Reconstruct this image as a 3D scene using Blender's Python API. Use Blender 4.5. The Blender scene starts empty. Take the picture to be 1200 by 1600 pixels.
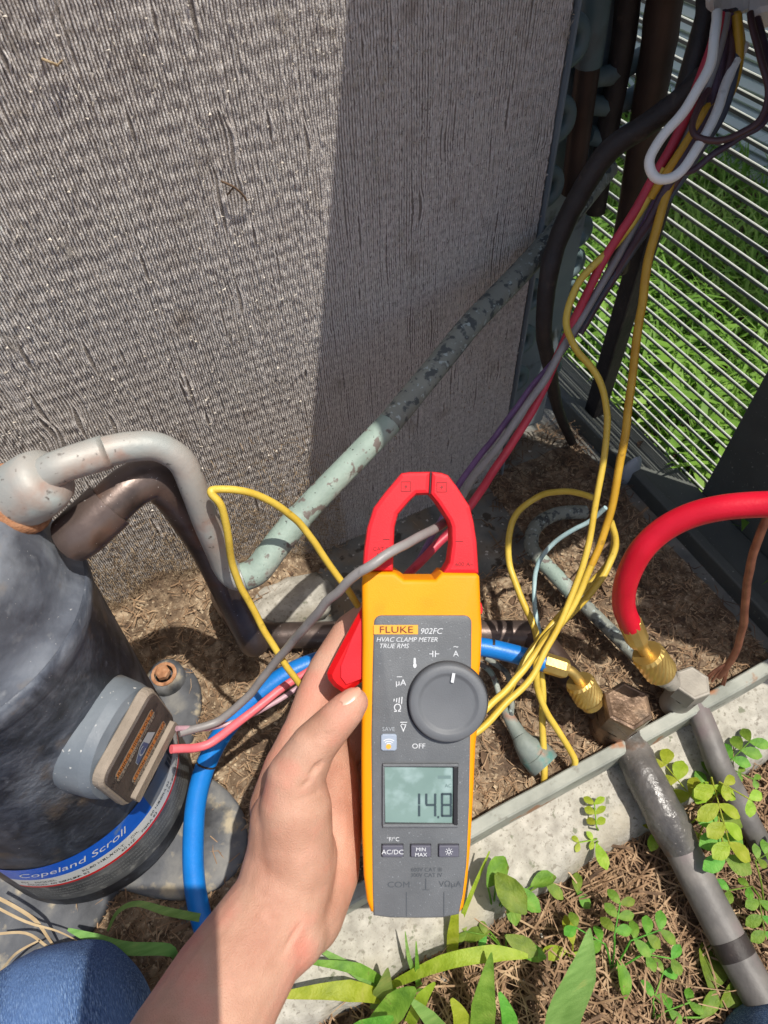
import bpy, bmesh, math, random
import numpy as np
from mathutils import Vector, Matrix, noise
random.seed(7); rnd = random.Random(11)
S = bpy.context.scene
COL = S.collection
# ------------------------------------------------------------------ camera, sky, sun, exposure
PITCH, ROLL, YAW, FPX, CAMH = math.radians(53), math.radians(2.9), math.radians(23.6), 1077.0, 0.6
FW = Vector((math.sin(YAW)*math.cos(PITCH), math.cos(YAW)*math.cos(PITCH), -math.sin(PITCH)))
_rt = Vector((math.cos(YAW), -math.sin(YAW), 0)); _dn = FW.cross(_rt)
RT = _rt*math.cos(ROLL) + _dn*math.sin(ROLL)
UP = -(-_rt*math.sin(ROLL) + _dn*math.cos(ROLL))
CAM = Vector((0, 0, CAMH))
cd = bpy.data.cameras.new('camera'); cam = bpy.data.objects.new('camera', cd); COL.objects.link(cam)
cam.matrix_world = Matrix((( RT.x, UP.x, -FW.x, CAM.x), (RT.y, UP.y, -FW.y, CAM.y), (RT.z, UP.z, -FW.z, CAM.z), (0, 0, 0, 1)))
cd.sensor_fit = 'VERTICAL'; cd.sensor_height = 24; cd.lens = 24*FPX/1600
cd.clip_start = 0.02; cd.clip_end = 300
cd.dof.use_dof = True; cd.dof.focus_distance = 0.47; cd.dof.aperture_fstop = cd.lens/1.5
S.camera = cam

def ray(x, y): return RT*((x-600)/FPX) + UP*((800-y)/FPX) + FW
SUN = -ray(292, 1385); SUN.normalize()          # towards the sun
el = math.asin(SUN.z); az = math.atan2(SUN.x, SUN.y)
W = bpy.data.worlds.new('World'); S.world = W; W.use_nodes = True
nt = W.node_tree; sky = nt.nodes.new('ShaderNodeTexSky'); sky.sky_type = 'NISHITA'; sky.sun_disc = False
sky.sun_elevation = el; sky.sun_rotation = az
nt.links.new(sky.outputs[0], nt.nodes['Background'].inputs[0]); nt.nodes['Background'].inputs[1].default_value = 0.12; sky.dust_density = 3.0
sl = bpy.data.lights.new('sun', 'SUN'); sl.energy = 4.5; sl.angle = math.radians(0.5); sl.color = (1, .95, .87)
so = bpy.data.objects.new('sun', sl); COL.objects.link(so); so.location = (1, -1, 4)
so.rotation_euler = SUN.to_track_quat('Z', 'Y').to_euler()
S.view_settings.view_transform = 'Standard'; S.view_settings.look = 'None'
S.view_settings.exposure = 0.12; S.view_settings.gamma = 1; S.view_settings.use_curve_mapping = False
S.render.engine = 'CYCLES'; S.cycles.max_bounces = 6; S.cycles.use_denoising = True

# ------------------------------------------------------------------ layout: a photo direction met with a height, a wall or a distance
def G(x, y, z=0.0): r = ray(x, y); return CAM + r*((z-CAMH)/r.z)
def AY(x, y, Y): r = ray(x, y); return CAM + r*(Y/r.y)
def AX(x, y, X): r = ray(x, y); return CAM + r*(X/r.x)
def D(x, y, d): return CAM + ray(x, y)*d

# ------------------------------------------------------------------ materials
def c(r, g, b): return tuple((v/12.92 if v <= .04045 else ((v+.055)/1.055)**2.4) for v in (r/255, g/255, b/255)) + (1,)
def mat(name, stops, scale=40, detail=5, rough=.6, metal=0, bump=0, bscale=300, layers=(), spec=.5, sss=0, coat=0, stretch=None, trans=0, rvar=0, ndist=0, orand=0):
    m = bpy.data.materials.new(name); m.use_nodes = True; t = m.node_tree; L = t.links.new
    b = t.nodes['Principled BSDF']; tc = t.nodes.new('ShaderNodeTexCoord'); co = tc.outputs['Object']
    if stretch:
        mp = t.nodes.new('ShaderNodeMapping'); mp.inputs['Scale'].default_value = stretch; L(co, mp.inputs[0]); co = mp.outputs[0]
    def nz(sc, de, ds=0):
        n = t.nodes.new('ShaderNodeTexNoise'); n.inputs['Scale'].default_value = sc; n.inputs['Detail'].default_value = de
        n.inputs['Distortion'].default_value = ds; L(co, n.inputs['Vector']); return n.outputs['Fac']
    if len(stops) == 1 and not layers: b.inputs['Base Color'].default_value = stops[0]
    else:
        if len(stops) == 1:
            rgb = t.nodes.new('ShaderNodeRGB'); rgb.outputs[0].default_value = stops[0]; out = rgb.outputs[0]
        else:
            r = t.nodes.new('ShaderNodeValToRGB'); L(nz(scale, detail, ndist), r.inputs[0]); n = len(stops)
            for i, s in enumerate(stops):
                p = .3 + .4*i/(n-1)
                e = r.color_ramp.elements[i] if i < 2 else r.color_ramp.elements.new(p)
                e.position = p; e.color = s
            out = r.outputs[0]
        for (sc, lo, hi, colr) in layers:
            mr = t.nodes.new('ShaderNodeMapRange'); mr.inputs['From Min'].default_value = lo; mr.inputs['From Max'].default_value = hi
            L(nz(sc, 6), mr.inputs['Value']); mx = t.nodes.new('ShaderNodeMixRGB'); L(mr.outputs[0], mx.inputs[0]); L(out, mx.inputs[1]); mx.inputs[2].default_value = colr; out = mx.outputs[0]
        if orand:
            oi = t.nodes.new('ShaderNodeObjectInfo'); hs = t.nodes.new('ShaderNodeHueSaturation')
            for k_, (a_, z_) in (('Hue', (.5-orand*.07, .5+orand*.04)), ('Value', (1-orand*.35, 1+orand*.25))):
                mr = t.nodes.new('ShaderNodeMapRange'); mr.inputs['To Min'].default_value = a_; mr.inputs['To Max'].default_value = z_; L(oi.outputs['Random'], mr.inputs['Value']); L(mr.outputs[0], hs.inputs[k_])
            L(out, hs.inputs['Color']); out = hs.outputs[0]
        L(out, b.inputs['Base Color'])
    b.inputs['Roughness'].default_value = rough; b.inputs['Metallic'].default_value = metal; b.inputs['Specular IOR Level'].default_value = spec
    if rvar:
        mr = t.nodes.new('ShaderNodeMapRange'); mr.inputs['To Min'].default_value = max(.03, rough-rvar); mr.inputs['To Max'].default_value = min(1, rough+rvar)
        mr.inputs['From Min'].default_value = .3; mr.inputs['From Max'].default_value = .7; L(nz(scale*1.7, 4), mr.inputs['Value']); L(mr.outputs[0], b.inputs['Roughness'])
    if sss:
        b.inputs['Subsurface Weight'].default_value = sss; b.inputs['Subsurface Radius'].default_value = (1, .35, .2); b.inputs['Subsurface Scale'].default_value = .004
    if coat: b.inputs['Coat Weight'].default_value = coat; b.inputs['Coat Roughness'].default_value = .12
    if bump:
        bp = t.nodes.new('ShaderNodeBump'); bp.inputs['Strength'].default_value = min(1, bump); bp.inputs['Distance'].default_value = .0012*max(1, bump)
        L(nz(bscale, 7), bp.inputs['Height']); L(bp.outputs[0], b.inputs['Normal'])
    if trans:
        tr = t.nodes.new('ShaderNodeBsdfTranslucent'); mxs = t.nodes.new('ShaderNodeMixShader'); mxs.inputs[0].default_value = trans
        if b.inputs['Base Color'].is_linked: L(b.inputs['Base Color'].links[0].from_socket, tr.inputs[0])
        else: tr.inputs[0].default_value = stops[0]
        L(b.outputs[0], mxs.inputs[1]); L(tr.outputs[0], mxs.inputs[2]); L(mxs.outputs[0], t.nodes['Material Output'].inputs[0])
    return m
M = {}
M['fin'] = mat('dusty_aluminium_fin', [c(182,175,169), c(208,201,194), c(224,218,211)], 260, 8, .75, 0, .5, 900, layers=[(420, .6, .7, c(232,229,223)), (40, .58, .8, c(164,152,140)), (22, .6, .72, c(214,208,200)), (700, .62, .7, c(120,114,110))])
M['fin_dirt'] = mat('dirt_between_fins', [c(112,104,98), c(146,138,130)], 300, 8, .95, 0, .6, 900)
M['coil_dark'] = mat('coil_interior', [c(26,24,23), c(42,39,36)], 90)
M['lint'] = mat('grey_lint', [c(165,155,142), c(215,208,196)], 300, rough=.95)
M['brown_lint'] = mat('brown_lint', [c(122,102,80), c(166,144,116), c(192,172,142)], 220, rough=.95)
M['soil'] = mat('dry_soil', [c(76,60,46), c(126,106,84), c(172,152,126)], 110, 12, .95, 0, 1.5, 520, layers=[(320, .58, .68, c(190,172,144)), (30, .56, .7, c(84,68,54)), (420, .6, .68, c(60,48,38)), (12, .54, .66, c(92,74,58)), (45, .6, .7, c(160,142,116))])
M['mulch'] = mat('dark_mulch_soil', [c(52,40,31), c(92,72,56), c(128,104,82)], 60, 10, .95, 0, 1, 300, layers=[(300, .6, .72, c(150,126,100))])
M['straw'] = mat('dry_straw', [c(112,86,64), c(158,128,98), c(196,168,134)], 60, rough=.85, trans=.15)
M['straw_dark'] = mat('decayed_straw', [c(64,48,36), c(104,82,62), c(140,116,90)], 60, rough=.9)
M['concrete'] = mat('weathered_concrete', [c(146,142,132), c(168,164,153), c(188,184,173)], 90, 9, .9, 0, .8, 260, layers=[(240, .58, .66, c(140,135,124)), (620, .6, .72, c(126,120,110)), (14, .56, .7, c(164,156,138)), (120, .64, .7, c(120,122,104))])
M['rim'] = mat('painted_steel_rim', [c(128,131,122), c(150,153,143), c(166,167,156)], 30, 8, .6, 0, .3, 300, layers=[(34, .62, .68, c(150,106,74)), (90, .6, .72, c(116,114,104))])
M['pan'] = mat('dusty_grey_base_pan', [c(82,84,82), c(112,113,108), c(138,134,124)], 30, 8, .7, 0, .3, 400, layers=[(22, .5, .64, c(120,106,88)), (200, .66, .7, c(196,192,184)), (60, .6, .66, c(70,64,56))])
M['panel'] = mat('dark_grey_sheet', [c(78,81,77), c(92,95,90)], 20, 6, .6, .1, .1, 300, layers=[(400, .68, .72, c(150,150,145))])
M['slat_lit_edge'] = mat('sky_lit_slat_edge', [c(184,188,178), c(200,203,194)], 60, 5, .5)  # skylight on the top faces, put into a paler colour
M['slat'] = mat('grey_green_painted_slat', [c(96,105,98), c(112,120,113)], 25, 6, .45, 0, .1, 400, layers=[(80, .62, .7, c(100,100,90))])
M['teal'] = mat('dull_teal_copper', [c(92,112,114), c(112,130,132)], 30, 7, .55, .1, .2, 300, layers=[(18, .58, .72, c(84,80,76))])
M['end_plate'] = mat('blue_grey_plate', [c(128,140,148), c(150,160,166)], 20, 8, .5, .3, .1, 300, layers=[(30, .58, .7, c(66,66,62))])
M['black'] = mat('black_rubber', [c(36,31,30), c(56,48,45)], 60, 6, .6, 0, .4, 300, layers=[(120, .62, .7, c(70,60,54))])
M['black_paint'] = mat('weathered_black_shell_paint', [c(66,70,79), c(98,104,114), c(136,142,149)], 18, 9, .55, 0, .35, 220, layers=[(11, .52, .66, c(54,54,58)), (14, .53, .70, c(146,152,160)), (520, .70, .74, c(176,176,176)), (30, .6, .76, c(132,120,104)), (150, .6, .75, c(108,112,118))], rvar=.12, ndist=1.5)
M['shell_paint'] = mat('scuffed_blue_black_paint', [c(46,50,58), c(78,84,95), c(116,122,131)], 26, 10, .5, 0, .5, 260, layers=[(12, .5, .62, c(46,46,50)), (16, .55, .66, c(138,144,152)), (520, .69, .74, c(178,178,178)), (34, .6, .72, c(126,112,96)), (120, .6, .72, c(104,108,116))], ndist=2.2, rvar=.1)
M['cup'] = mat('blue_grey_cup', [c(96,104,112), c(122,130,137)], 30, 8, .5, 0, .15, 300, layers=[(300, .67, .72, c(205,205,200)), (25, .6, .72, c(100,92,82))])
M['cover'] = mat('dusty_brown_plastic', [c(62,54,50), c(82,72,66)], 60, 8, .7, 0, .3, 500)
M['cover_edge'] = mat('beige_dusty_plastic', [c(128,117,104), c(152,140,126)], 60, 8, .8, 0, .4, 500)
M['foot'] = mat('dusty_black_rubber_foot', [c(58,60,64), c(88,90,94), c(130,128,122)], 28, 9, .75, 0, .5, 260, layers=[(60, .56, .68, c(168,156,132)), (18, .56, .66, c(42,43,46))])
M['rust'] = mat('rusted_steel', [c(120,80,54), c(166,118,84), c(190,150,118)], 120, 8, .85, 0, .8, 500)
M['verdigris'] = mat('verdigris_copper', [c(126,142,133), c(142,160,149), c(160,172,161)], 40, 8, .65, 0, .4, 400, layers=[(120, .57, .62, c(108,100,94)), (16, .6, .68, c(150,144,136)), (300, .66, .7, c(70,76,72))])
M['verd_dark'] = mat('shaded_spotted_verdigris', [c(118,122,114), c(142,146,136)], 30, 8, .65, 0, .35, 400, layers=[(150, .53, .60, c(74,80,80)), (60, .6, .66, c(62,64,64)), (260, .6, .66, c(158,170,166))])  # spotted verdigris with shade put into the colour
M['old_copper'] = mat('greyed_copper_tube', [c(150,160,158), c(166,160,152), c(168,134,116)], 22, 8, .55, .15, .2, 300, layers=[(30, .56, .66, c(164,122,104)), (20, .56, .66, c(176,184,180)), (240, .64, .7, c(110,104,98))])
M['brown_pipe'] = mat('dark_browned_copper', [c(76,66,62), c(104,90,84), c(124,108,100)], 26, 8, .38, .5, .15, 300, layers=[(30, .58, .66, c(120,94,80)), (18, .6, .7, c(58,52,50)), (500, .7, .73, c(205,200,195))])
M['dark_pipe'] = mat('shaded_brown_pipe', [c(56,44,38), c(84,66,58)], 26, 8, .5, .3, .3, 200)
M['grease_pipe'] = mat('greasy_grey_insulation', [c(62,60,58), c(92,89,86), c(118,112,106)], 32, 9, .34, 0, .7, 260, layers=[(50, .6, .68, c(104,88,76)), (22, .56, .68, c(70,72,70)), (300, .67, .73, c(140,134,128))], rvar=.18)
M['grey_pipe'] = mat('grey_foam_sleeve', [c(82,79,77), c(104,101,98), c(124,119,114)], 34, 9, .55, 0, .3, 220, layers=[(20, .58, .7, c(120,108,108))])
M['cap_bronze'] = mat('oily_bronze_cap', [c(92,74,60), c(124,102,84), c(146,122,98)], 60, 8, .35, .5, .5, 220, layers=[(40, .58, .68, c(98,84,72))], rvar=.15)
M['cap_grey'] = mat('dull_grey_cap', [c(142,136,126), c(166,160,148)], 50, 8, .6, .2, .3, 300)
M['brass'] = mat('brass', [c(196,162,90), c(220,190,116)], 60, 6, .46, .85, .15, 300)
M['skin'] = mat('skin', [c(170,121,99), c(189,146,123), c(203,164,142)], 24, 9, .5, 0, .5, 1300, layers=[(26, .5, .68, c(206,138,118)), (60, .5, .85, c(204,156,134)), (5, .54, .7, c(200,140,122)), (11, .55, .7, c(200,146,124)), (900, .6, .8, c(186,134,110))], sss=.10, spec=.35)
M['nail'] = mat('nail', [c(204,152,130), c(214,164,142)], 60, rough=.3, sss=.1)
M['denim'] = mat('blue_denim', [c(40,62,100), c(66,96,142), c(112,140,180)], 1500, 4, .95, 0, .9, 1600, layers=[(1300, .54, .72, c(136,162,196)), (24, .5, .78, c(88,118,164))], stretch=(1.3, .22, .4))
M['m_yellow'] = mat('yellow_rubber', [c(236,146,1), c(242,154,3)], 30, 4, .55, 0, .15, 1500, spec=.3, layers=[(40, .6, .8, c(228,140,4))])
M['m_red'] = mat('red_plastic', [c(218,34,44), c(226,42,52)], 40, 4, .52, 0, .15, 1600, spec=.3)
M['m_redside'] = mat('red_bevel', [c(214,14,20), c(220,18,24)], 40, 4, .4)
M['m_grey'] = mat('grey_speckled_plastic', [c(92,95,98), c(103,106,109)], 60, 4, .5, 0, .25, 1500, layers=[(900, .66, .72, c(140,145,150))])
M['m_dial'] = mat('grey_dial', [c(94,97,101), c(101,104,108)], 60, 4, .55, 0, .12, 1500)
M['m_dark'] = mat('dark_gap_and_shade', [c(30,30,34)], rough=.6)
M['white'] = mat('white_print', [c(206,209,212)], rough=.6)
M['pale'] = mat('pale_grey_print', [c(160,166,172)], rough=.6)
M['button'] = mat('button_grey', [c(84,84,96), c(92,92,104)], 80, rough=.5)
M['savebtn'] = mat('pale_blue_button', [c(150,162,178)], rough=.45)
M['lcd'] = mat('lcd_grey_green', [c(112,136,130), c(124,148,142)], 40, 4, .3, layers=[(90, .52, .7, c(144,166,164))], coat=.15)
M['lcd_faint'] = mat('faint_lcd_icon', [c(106,128,126)], rough=.3)
M['lcd_seg'] = mat('lcd_segment', [c(62,76,80)], rough=.3)
M['logo_bg'] = mat('amber_logo_plate', [c(236,166,58)], rough=.5)
M['logo_fg'] = mat('maroon_logo_print', [c(112,52,42)], rough=.5)
M['red_print'] = mat('dark_red_print', [c(138,14,24)], rough=.6)
M['engrave'] = mat('engraved_grey', [c(74,79,85)], rough=.6)
def wire(n, *s, r=.45): M[n] = mat(n + '_insulation', [c(*x) for x in s], 60, 6, r, 0, .15, 500, layers=[(160, .64, .8, tuple(list(c(*[v*.78 for v in s[0]]))))])
wire('w_yellow', (200,168,58), (218,190,80)); wire('w_yellow_shade', (186,140,34), (206,164,52)); wire('w_grey', (128,124,122), (146,142,140)); wire('w_red_shade', (176,46,66), (198,62,80))  # darker yellow and dark red have shade put into the colour
wire('w_red_sun', (226,98,108), (236,116,122)); wire('w_purple', (92,66,104), (120,90,132)); wire('w_white', (236,232,222), (244,242,236)); wire('w_brown', (72,48,50), (94,66,66))
wire('w_plum', (62,46,58), (80,60,74)); wire('w_blue', (148,180,184), (172,198,200)); wire('w_slate', (66,72,82), (84,90,100)); wire('w_pinkgrey', (176,140,150), (192,160,168))
M['hose_blue'] = mat('blue_hose_rubber', [c(12,110,190), c(20,122,204)], 60, 5, .4, 0, .15, 600, layers=[(30, .62, .75, c(30,110,180))])
M['hose_red'] = mat('red_hose_rubber', [c(200,14,40), c(214,20,48)], 60, 5, .4, 0, .15, 600)
M['bare_copper'] = mat('bare_copper', [c(126,82,66), c(176,122,98)], 80, 6, .45, .6)
M['nut_white'] = mat('pale_nylon_nut', [c(214,212,214), c(234,232,230)], 60, rough=.5)
M['leaf_lime'] = mat('lime_leaf', [c(136,166,36), c(160,188,54), c(184,206,84)], 90, 8, .55, 0, .6, 500, trans=.4, orand=.6, layers=[(120, .62, .74, c(184,196,96))])
M['leaf_green'] = mat('green_leaf', [c(80,132,36), c(106,158,50), c(134,180,72)], 90, 8, .6, 0, .6, 500, trans=.35, orand=.7, layers=[(60, .62, .76, c(140,160,70)), (160, .66, .74, c(120,110,60))])
M['leaf_pale'] = mat('pale_blade', [c(112,152,70), c(140,178,94)], 60, 6, .6, 0, .5, 500, trans=.35, stretch=(1, 6, 1), orand=.6, layers=[(40, .62, .76, c(164,178,96))])
M['lawn'] = mat('lawn_blade', [c(88,130,44), c(122,164,60), c(166,198,100)], 9, 6, .6, trans=.4)
M['drygrass'] = mat('dry_grass', [c(170,146,112), c(202,182,146)], 60, rough=.9, trans=.2)
M['siding'] = mat('pale_ribbed_cladding', [c(222,222,214), c(236,235,228)], 8, 8, .7, 0, .1, 100, layers=[(5, .58, .74, c(206,204,194))])
M['label_blue'] = mat('blue_label', [c(20,86,190), c(30,98,204)], 60, rough=.35, layers=[(60, .64, .72, c(90,120,170))])
M['label_white'] = mat('white_label', [c(196,198,196), c(214,214,210)], 40, rough=.4)
M['label_red'] = mat('red_label', [c(200,36,40)], rough=.4)
M['label_grey'] = mat('grey_label', [c(108,110,112), c(128,129,128)], 40, rough=.4)
M['label_dark'] = mat('worn_dark_label', [c(62,64,66), c(84,86,87), c(104,106,106)], 60, 8, .55, layers=[(120, .6, .7, c(128,128,124))])
M['ink'] = mat('black_ink', [c(38,38,40)], rough=.5)
M['orange_lab'] = mat('orange_sticker', [c(176,104,44), c(200,132,70)], 200, rough=.6)
M['logo_blue'] = mat('blue_sticker', [c(58,72,112), c(84,96,128)], 120, rough=.6)
M['phone'] = mat('phone_glass', [c(20,20,24)], rough=.2)
M['sleeve'] = mat('verdigris_drier', [c(108,118,112), c(138,146,138)], 50, 8, .6, 0, .3, 300, layers=[(30, .56, .64, c(84,126,118)), (40, .58, .68, c(150,118,100))])

# ------------------------------------------------------------------ mesh helpers
class MB:
    def __init__(s): s.v = []; s.f = []; s.sm = []
    def add(s, vs, fs, smooth=False):
        o = len(s.v); s.v += [tuple(v) for v in vs]; s.f += [tuple(i+o for i in f) for f in fs]; s.sm += [smooth]*len(fs)
    def box(s, lo, hi):
        x0, y0, z0 = lo; x1, y1, z1 = hi
        s.add([(x0,y0,z0),(x1,y0,z0),(x1,y1,z0),(x0,y1,z0),(x0,y0,z1),(x1,y0,z1),(x1,y1,z1),(x0,y1,z1)],
              [(0,3,2,1),(4,5,6,7),(0,1,5,4),(1,2,6,5),(2,3,7,6),(3,0,4,7)])
    def tube(s, pts, rad, n=10, sub=6, cap=True, wob=0):
        P, R = spline(pts, rad, sub); m = len(P)
        T = [(P[min(i+1, m-1)]-P[max(i-1, 0)]).normalized() for i in range(m)]
        a = T[0].orthogonal().normalized(); vs = []
        for i in range(m):
            a = (a - T[i]*a.dot(T[i])).normalized(); b = T[i].cross(a)
            for k in range(n):
                th = 2*math.pi*k/n; r = R[i]
                if wob: r *= 1+wob*noise.noise(P[i]*90+Vector((math.cos(th), math.sin(th), 0))*.8)
                vs.append(P[i] + a*(math.cos(th)*r) + b*(math.sin(th)*r))
        fs = [(i*n+k, i*n+(k+1) % n, (i+1)*n+(k+1) % n, (i+1)*n+k) for i in range(m-1) for k in range(n)]
        s.add(vs, fs, True)
        if cap: s.add(vs[:n], [tuple(range(n-1, -1, -1))]); s.add(vs[-n:], [tuple(range(n))])
    def lathe(s, prof, F, n=40, smooth=True, ph=0):       # prof [(r, h)], F(r, theta, h) -> point
        vs = [F(r, 2*math.pi*k/n+ph, h) for r, h in prof for k in range(n)]
        s.add(vs, [(i*n+k, i*n+(k+1) % n, (i+1)*n+(k+1) % n, (i+1)*n+k) for i in range(len(prof)-1) for k in range(n)], smooth)
    def ngon(s, vs): s.add(vs, [tuple(range(len(vs)))])
def spline(pts, rad, sub):
    pts = [Vector(p) for p in pts]; n = len(pts); rs = list(rad) if isinstance(rad, (list, tuple)) else [rad]*n
    if sub <= 1 or n < 3: return pts, rs
    P, R = [], []
    for i in range(n-1):
        p0, p1, p2, p3 = pts[max(i-1, 0)], pts[i], pts[i+1], pts[min(i+2, n-1)]
        for k in range(sub):
            t = k/sub
            P.append(.5*((2*p1)+(p2-p0)*t+(2*p0-5*p1+4*p2-p3)*t*t+(3*p1-p0-3*p2+p3)*t**3)); R.append(rs[i]*(1-t)+rs[i+1]*t)
    P.append(pts[-1]); R.append(rs[-1]); return P, R
def empty(name, loc, label, cat, group=None):
    o = bpy.data.objects.new(name, None); COL.objects.link(o); o.location = loc; o.empty_display_size = .02
    o['label'] = label; o['category'] = cat
    if group: o['group'] = group
    return o
def origin(o):
    v = Vector((0, 0, 0))
    while o is not None: v += o.location; o = o.parent
    return v
def obj(name, mb, m, parent=None, label=None, cat=None, group=None, kind=None, loc=None, bevel=0, bseg=2, mods=None):
    base = origin(parent) if parent else Vector((0, 0, 0))
    if loc is None: loc = Vector(np.mean(np.array([tuple(v) for v in mb.v]), axis=0)) if mb.v else base
    loc = Vector(loc)
    me = bpy.data.meshes.new(name); me.from_pydata([tuple(Vector(v)-loc) for v in mb.v], [], mb.f)
    me.polygons.foreach_set('use_smooth', mb.sm); me.update()
    if bevel:
        bm = bmesh.new(); bm.from_mesh(me); bmesh.ops.remove_doubles(bm, verts=bm.verts, dist=1e-6); bmesh.ops.recalc_face_normals(bm, faces=bm.faces)
        es = [e for e in bm.edges if len(e.link_faces) == 2 and e.calc_face_angle(0) > .6]
        bmesh.ops.bevel(bm, geom=es, offset=bevel, segments=bseg, affect='EDGES', profile=.5, clamp_overlap=True)
        bm.to_mesh(me); bm.free()
    for mm in (m if isinstance(m, (list, tuple)) else [m]): me.materials.append(M[mm])
    o = bpy.data.objects.new(name, me); COL.objects.link(o); o.location = loc - base
    if parent: o.parent = parent
    if label: o['label'] = label
    if cat: o['category'] = cat
    if group: o['group'] = group
    if kind: o['kind'] = kind
    return o
def dup(o, parent=None, loc=None):
    q = o.copy(); COL.objects.link(q)
    if parent: q.parent = parent
    if loc is not None: q.location = loc
    return q
_fonts = {}
def text_geo(s, shear=0, spacing=1.0):
    k = (s, shear, spacing)
    if k not in _fonts:
        cu = bpy.data.curves.new('lettering', 'FONT'); cu.body = s; cu.align_x = 'CENTER'; cu.align_y = 'CENTER'; cu.shear = shear; cu.space_character = spacing; cu.resolution_u = 3
        o = bpy.data.objects.new('lettering', cu); COL.objects.link(o); dg = bpy.context.evaluated_depsgraph_get(); dg.update()
        me = o.evaluated_get(dg).to_mesh(); vs = [tuple(v.co) for v in me.vertices]; fs = [tuple(p.vertices) for p in me.polygons]
        o.evaluated_get(dg).to_mesh_clear(); bpy.data.objects.remove(o); bpy.data.curves.remove(cu); _fonts[k] = (vs, fs)
    return _fonts[k]

# ================================================================== THE SETTING
mb = MB(); mb.add([(-40,-40,-.06),(40,-40,-.06),(40,40,-.06),(-40,40,-.06)], [(0,1,2,3)])
obj('ground', mb, 'mulch', kind='structure', loc=(0, 0, -.06))
def sheet(x0, x1, y0, y1, st, h):
    nx, ny = int((x1-x0)/st), int((y1-y0)/st); vs = []
    for j in range(ny+1):
        for i in range(nx+1):
            x, y = x0+i*st, y0+j*st; vs.append((x, y, h(x, y)))
    b = MB(); b.add(vs, [(j*(nx+1)+i, j*(nx+1)+i+1, (j+1)*(nx+1)+i+1, (j+1)*(nx+1)+i) for j in range(ny) for i in range(nx)], True); return b
def fb(x, y, s, z=0.0): return noise.fractal(Vector((x*s, y*s, z)), .9, 2.1, 5)
obj('mulch_bed', sheet(-.7, .75, -.6, .062, .006, lambda x, y: -.047+.006*fb(x, y, 14)+.003*fb(x, y, 70, 3)), 'mulch', kind='structure')
obj('lawn_soil', sheet(.53, 1.9, .05, 1.7, .02, lambda x, y: -.052+.008*fb(x, y, 6)), 'mulch', kind='structure')
def soil_h(x, y):
    h = .006*fb(x, y, 9)+.0035*fb(x, y, 40, 2)+.0016*fb(x, y, 150, 5)
    t = max(0, 1-abs(x+.12)/.24); w = max(0, (y-.30)/.10); h += .055*min(1, t*1.6)*w*w*(1+.3*fb(x, y, 25, 9))
    if .045 < x < .30 and y > .285: h -= .012*min(1, (y-.285)/.02)*min(1, (x-.045)/.03)
    return h+.002
obj('soil', sheet(-.48, .425, .093, .405, .0045, soil_h), 'soil', kind='structure')
# concrete pad with a worn, rounded front edge, its joint open
mb = MB(); ys = [(.03, -.06), (.034, -.03), (.040, -.018), (.047, -.0125), (.056, -.011), (.075, -.0105), (.2, -.0105)]
n = 150; vs = []
for i in range(n+1):
    x = -.5+i*.95/n
    for j, (y, z) in enumerate(ys):
        e = .004*fb(x, 0, 18)+.002*fb(x, j, 90); vs.append((x, y+(e if j < 5 else 0), z+(.0012*fb(x, y, 60, 1) if 0 < j < 6 else 0)))
k = len(ys); mb.add(vs, [(i*k+j, (i+1)*k+j, (i+1)*k+j+1, i*k+j+1) for i in range(n) for j in range(k-1)], True)
obj('concrete_pad', mb, 'concrete', kind='structure')

# ================================================================== CONDENSER CABINET
cab = empty('condenser_cabinet', (.0, .1, 0), 'opened grey outdoor condenser cabinet with louvered side and thin front rim around the coil', 'air conditioner')
mb = MB(); mb.box((-.5, .094, -.009), (.44, .62, -.003)); obj('base_pan', mb, 'pan', cab)
mb = MB(); yf = .0865
prof = [(yf-.0015, -.010), (yf-.0015, .020), (yf, .0215), (yf+.0085, .0215), (yf+.0095, .0205), (yf+.0095, .012), (yf+.0075, .012), (yf+.0075, .019), (yf+.001, .019), (yf+.001, -.010)]
n = 60; vs = [(-.5+i*(.985)/n, y+.0007*fb(i*.3, 0, 1), z+.0006*fb(i*.3, 5, 1)) for i in range(n+1) for y, z in prof]; k = len(prof)
mb.add(vs, [(i*k+j, (i+1)*k+j, (i+1)*k+(j+1) % k, i*k+(j+1) % k) for i in range(n) for j in range(k)]); obj('front_rim', mb, 'rim', cab)
mb = MB(); mb.box((.440, .094, -.008), (.452, .62, .018)); mb.box((.4525, .094, -.012), (.4985, .62, .006)); obj('base_rail', mb, 'panel', cab, bevel=.002)
mb = MB(); mb.box((.4995, .0, -.03), (.502, .278, .76)); mb.box((.4705, .0, -.03), (.4993, .003, .76)); obj('side_panel', mb, 'panel', cab, bevel=.0006)
mb = MB(); mb.box((.461, .421, -.01), (.479, .440, .60)); obj('corner_post', mb, 'black', cab, bevel=.002)
mb = MB(); mb.box((.225, .085, .762), (.5, .46, .766)); mb.box((.225, .085, .735), (.2262, .46, .7618)); obj('top_panel', mb, 'panel', cab)
slat0 = None
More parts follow.
